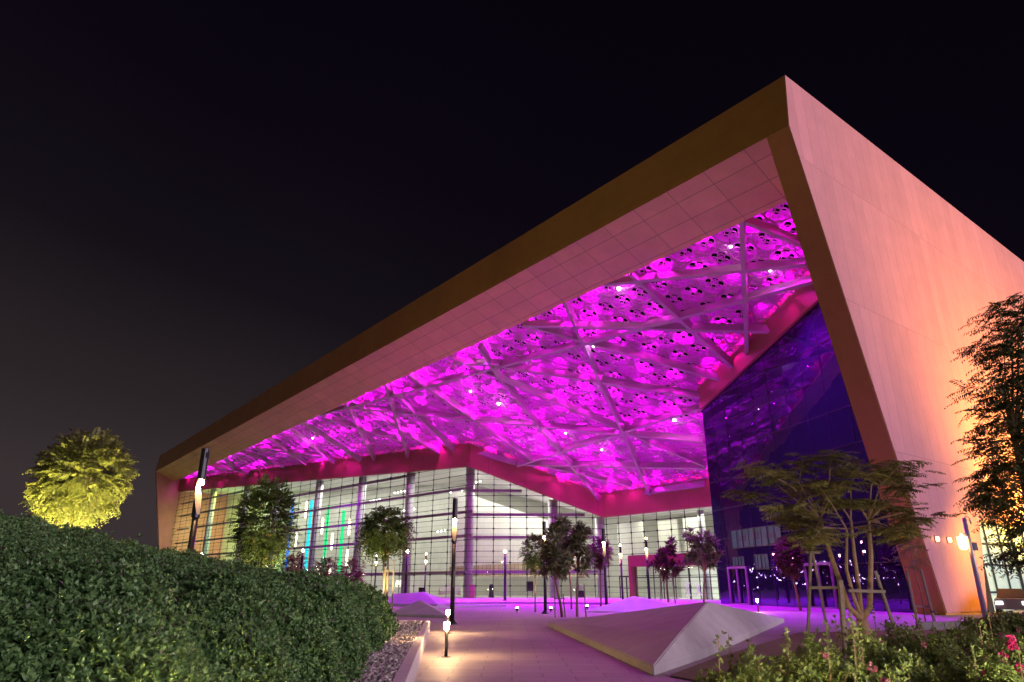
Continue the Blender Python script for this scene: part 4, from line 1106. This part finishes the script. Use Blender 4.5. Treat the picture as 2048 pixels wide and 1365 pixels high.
for (p, hs, lb) in (((2.45, 40.0, 0), ((-.1, 2.2), (.45, 1.2)), 'stakes beside the leaning plume tree'), ((3.85, 40.6, 0), ((.25, 1.7), (-.2, 2.6)), 'stakes beside the two stemmed plume tree'), (at(1334, 51.6), ((-.55, 2.4), (.5, 2.4)), 'pair of tall stakes with a rail at the tree before the red portal'), (at(775, 39.8), ((-.2, 2.6), (.35, 3.0)), 'timber stakes leaning on the small yellow green tree')):
    s = thing('tree_stake', lb, 'tree stake', p)
    for (x, h) in hs: MB().bar((x, 0, 0), (x * .8, .05, h), .07, .07).build('post', M['stake'], s)
    MB().bar((hs[0][0], .06, hs[1][1] * .8), (hs[1][0], .06, hs[1][1] * .8), .06, .06).build('rail', M['stake'], s)

# ------------------------------------------------------------------ shrub bed on the right
soil = MB().poly([(3.0, 14.4, .03), (3.6, 13.0, .03), (3.2, 6.0, .03), (3.0, 0, .03), (40, 0, .03), (40, 28.5, .03), (17.5, 28.8, .03), (10.5, 27.0, .03), (4.75, 17.6, .03)]).build('planting_soil', M['soil'])
tag(soil, kind='structure')
def shrub(label, blobs, seed, flowers=0, hot=0, leaf=.06, dens=900, shoots=4, mat='leaf_shrub', name='flowering_shrub'):
    rng = np.random.default_rng(seed)
    root = thing(name, label, 'shrub', (blobs[0][0], blobs[0][1], 0), 0, 'flowering shrubs of the bed')
    o = np.array((blobs[0][0], blobs[0][1], 0))
    C = []; Ax = []; FC = []; sts = []
    for (x, y, rx, ry, h) in blobs:
        st = MB(); sts.append(st)
        n = int(dens * (rx * ry * 3 + (rx + ry) * h * 1.6))
        D = unit(rng.normal(size=(n, 3))); D[:, 2] = np.abs(D[:, 2]) - .05
        lump = 1 + .13 * np.sin(D[:, 0] * 7 + seed) * np.sin(D[:, 1] * 6 + 1) + .1 * np.sin(D[:, 2] * 9 + D[:, 0] * 8)
        k = rng.uniform(.72, 1.04, n) * lump
        C.append(np.array((x, y, .05)) + D * np.array((rx, ry, h)) * k[:, None] - o); Ax.append(unit(D + rng.normal(0, .5, D.shape) + (0, 0, .3)))
        for q in range(8):
            a_ = rng.random() * 6.28
            st.tube([(x - o[0], y - o[1], 0), (x - o[0] + .4 * rx * cos(a_), y - o[1] + .4 * ry * sin(a_), h * .5), (x - o[0] + .8 * rx * cos(a_), y - o[1] + .8 * ry * sin(a_), h * .8)], [.02, .014, .006], 5)
        for q in range(shoots):
            a_ = rng.random() * 6.28; bx, by = x - o[0] + .6 * rx * cos(a_), y - o[1] + .6 * ry * sin(a_)
            hh = h * rng.uniform(1.1, 1.42)
            st.tube([(bx, by, h * .5), (bx + .05, by, hh)], [.008, .004], 4)
            for w_ in range(9):
                C.append(np.array([(bx + .03 + rng.normal(0, .03), by + rng.normal(0, .03), h * .75 + (hh - h * .75) * w_ / 8)])); Ax.append(np.array([(rng.normal(0, .6), rng.normal(0, .6), .8)]))
        nf = int(flowers * rx * ry * 4)
        if nf:
            Df = unit(rng.normal(size=(nf, 3))); Df[:, 2] = np.abs(Df[:, 2]); Df[:, 1] = -np.abs(Df[:, 1])
            FC.append(np.array((x, y, .05)) + Df * np.array((rx, ry, h)) * 1.08 - o)
    C = np.concatenate(C); Ax = np.concatenate(Ax)
    V, F = rosettes(C, Ax, 5, leaf, leaf * .62, 1.1, rng)
    MB().arr(V, F).build('foliage', M[mat], root)
    for st in sts: st.build('stems', M['bark'], root)
    if FC:
        FC = np.concatenate(FC)
        for fc in FC[:26]:
            P = np.repeat(fc[None], 8, 0) + rng.normal(0, .02, (8, 3))
            V, F = rosettes(P, unit(rng.normal(size=P.shape) + (0, -.3, .6)), 4, .058 if hot else .040, .046 if hot else .036, 1.0, rng)
            MB().arr(V, F).build('flower_cluster', M['flower_hot' if hot else 'flower'], root)
    return root
shrub('leafy shrub with tall shoots, left end of the flower bed', [(2.75, 8.6, .75, .7, .78), (3.6, 8.8, .8, .75, .95), (2.3, 8.0, .5, .5, .45)], 51, 1.4, 0, .062, 620, 5)
shrub('leafy shrub at the foot of the staked tree', [(4.6, 9.6, .85, .8, .95), (4.1, 8.0, .8, .7, .62)], 52, 1.6, 0, .060, 620, 4)
shrub('dense dark leaved shrub right of the staked tree', [(6.0, 11.2, 1.0, .9, .95), (6.9, 11.6, .9, .9, .85)], 53, 2.0, 0, .056, 560, 3)
shrub('low shrub with pink flowers at the bottom of the bed', [(5.0, 7.6, .9, .7, .50), (4.3, 6.6, .8, .6, .42), (3.2, 6.9, .6, .5, .40)], 54, 4.0, 0, .056, 620, 2)
shrub('bushy shrub with scattered pale pink flowers at the right edge', [(6.2, 9.6, .9, .8, .66), (7.4, 11.2, 1.0, .9, .72)], 55, 5.5, 0, .052, 560, 3)
shrub('bush with hot pink blooms in the bottom right corner', [(6.05, 9.0, .55, .5, .95), (5.5, 8.5, .4, .4, .80)], 56, 30.0, 1, .052, 560, 3)
shrub('long low clipped shrub before the orange wall', [(14.6, 21.6, 1.5, 1.4, .80), (16.8, 22.6, 1.6, 1.4, .86), (19.0, 23.4, 1.6, 1.4, .9)], 57, 0.3, 0, .085, 230, 0, 'leaf_shrub')
shrub('shrub with shaded leaves in the middle of the bed', [(9.0, 14.6, 1.1, 1.0, .72), (10.4, 15.6, 1.0, 1.0, .66)], 58, 2.2, 0, .066, 380, 2)
M['stake2'] = pbr('grey_kerb_stone', (.22, .20, .20), .8, var=.2, vscale=5)
m = MB()
for k in range(7): m.box((16.4 + k * .52, 29.3 + k * .10, .14), (.49, .32, .28), .19)
tag(m.build('stone_kerb', M['stake2']), 'short row of grey kerb stones behind the shrubs', 'kerb')

# ------------------------------------------------------------------ right edge: pole lantern, floodlights, car
t = thing('street_lamp', 'grey pole with side lantern in front of the orange wall', 'street lamp', at(1956, 36))
MB().tube([(0, 0, 0), (0, 0, 4.9)], [.125, .10], 12).build('pole', M['galv'], t, True)
MB().tube([(0, 0, 4.85), (.1, 0, 5.0), (.28, 0, 4.9), (.3, 0, 4.6)], .035, 8).build('arm', M['galv'], t, True)
lan = MB(); lan.lathe([(0, .12), (.08, .2), (.62, .24), (.66, .1), (.8, .02)], (-.33, 0, 3.35), 8); lan.build('lantern', M['flood_glow'], t)
MB().bar((-.33, 0, 4.16), (0, 0, 4.1), .05, .05).build('bracket', M['galv'], t)
MB().box((.2, 0, 3.5), (.22, .2, .4)).build('control_box', M['black'], t)
def flood(loc, aim, pw, label, hgt):
    t = thing('wall_floodlight', label, 'floodlight', (loc[0], loc[1], 0), 0, 'warm floodlights lighting the side wall')
    MB().tube([(0, 0, 0), (0, 0, hgt)], .06, 8).build('pole', M['black'], t)
    d = (Vector(aim) - Vector((loc[0], loc[1], hgt))).normalized()
    bx = MB(); c_ = Vector((0, 0, hgt + .2)); bx.bar(c_ - d * .1, c_ + d * .1, .5, .36); bx.build('housing', M['black'], t)
    gl = MB(); gl.bar(c_ + d * .101, c_ + d * .115, .44, .3); gl.build('lens', M['flood_glow'], t)
    lamp('SPOT', c_ + d * .2, pw, (1, .50, .035), t, .12, 150, .8, aim=c_ + d * 5)
nw = Vector((.6157, -.788, 0))
for (v, off, hgt, pw, zz, lb) in ((5.5, 4.2, 4.6, 3000, 2.4, 'warm floodlight behind the dark tree, nearest the wall foot'), (17, 7.0, 3.2, 60000, 17, 'warm floodlight aimed up the side wall, middle of the row'), (31, 8.0, 3.2, 80000, 20, 'warm floodlight aimed up the side wall, farthest of the row')):
    p = Vector(Wd(0, v)) + nw * off; a_ = Vector(Wd(0, v + 1.5)) + Vector((0, 0, zz))
    flood((p.x, p.y), a_, pw, lb, hgt)
for k, (v, z) in enumerate(((.4, 4.5), (2.2, 4.5), (3.9, 4.4))):
    p = Vector(Wd(0, v)) + nw * .02
    t = thing('wall_lamp', ['small warm lamp on the orange wall, left of three', 'small warm lamp on the orange wall, middle of three', 'small warm lamp on the orange wall, right of three'][k], 'wall lamp', (p.x, p.y, z - .2), atan2(-.788, .6157) + pi / 2, 'small wall lamps on the orange wall')
    MB().box((0, -.02, 0), (.16, .05, .4)).build('back_plate', M['galv'], t)
    MB().lathe([(-.14, .05), (-.1, .09), (.1, .09), (.14, .05)], (0, -.14, 0), 10).build('lens', M['flood_glow'], t, True)
# parked car beyond the low shrubs
t = thing('parked_car', 'pale car with bright headlights parked beyond the low shrubs', 'car', at(2016, 44), radians(-35))
M['car'] = pbr('car_paint', (.30, .28, .29), .25, .1); M['carglass'] = pbr('car_glass', (.02, .025, .03), .05)
prof = [(-.86, .35), (.86, .35), (.9, .75), (.84, .95), (.70, 1.0), (-.70, 1.0), (-.84, .95), (-.9, .75)]
MB().prism([(x, -2.1, z * .92) for x, z in prof], [(x, 2.1, z) for x, z in prof]).build('body', M['car'], t)
MB().prism([(-.74, -1.0, .97), (.74, -1.0, .97), (.74, 1.7, 1.0), (-.74, 1.7, 1.0)], [(-.58, -.3, 1.46), (.58, -.3, 1.46), (.58, 1.2, 1.46), (-.58, 1.2, 1.46)]).build('cabin', M['carglass'], t)
for x in (-.8, .8):
    for y in (-1.35, 1.35):
        wl = MB().tube([(x - .1, y, .32), (x + .1, y, .32)], .32, 16).build('wheel', M['black'], t)
    MB().box((x * .8, -2.11, .68), (.34, .04, .16)).build('headlight', emit('headlight_glow', (1, .95, .9), 12), t)

# ------------------------------------------------------------------ far town lights, seen in the mirror glass
rng = np.random.default_rng(77); m = MB()
for k in range(170):
    b_ = rng.uniform(-1.10, -.62); r = rng.uniform(150, 420)
    x, y = 20 + r * sin(b_ * 1.0), 62 + r * cos(b_)
    z = rng.uniform(.004, .035) * r + rng.exponential(.004) * r
    s = rng.uniform(.10, .24) * r / 160
    m.box((x, y, z), (s, s, s * 1.3))
tag(m.build('town_lamps', M['far_glow']), 'far scattered street lamps of the town', 'lamps', kind='stuff')

# ------------------------------------------------------------------ render settings
sc.view_settings.view_transform = 'Standard'; sc.view_settings.look = 'None'
sc.view_settings.exposure = 0; sc.view_settings.gamma = 1
cy = sc.cycles
cy.use_denoising = True
cy.max_bounces = 6; cy.diffuse_bounces = 3; cy.glossy_bounces = 3; cy.transmission_bounces = 4; cy.transparent_max_bounces = 10
cy.caustics_reflective = False; cy.caustics_refractive = False
cy.sample_clamp_indirect = 6
cy.use_adaptive_sampling = True; cy.adaptive_threshold = .02
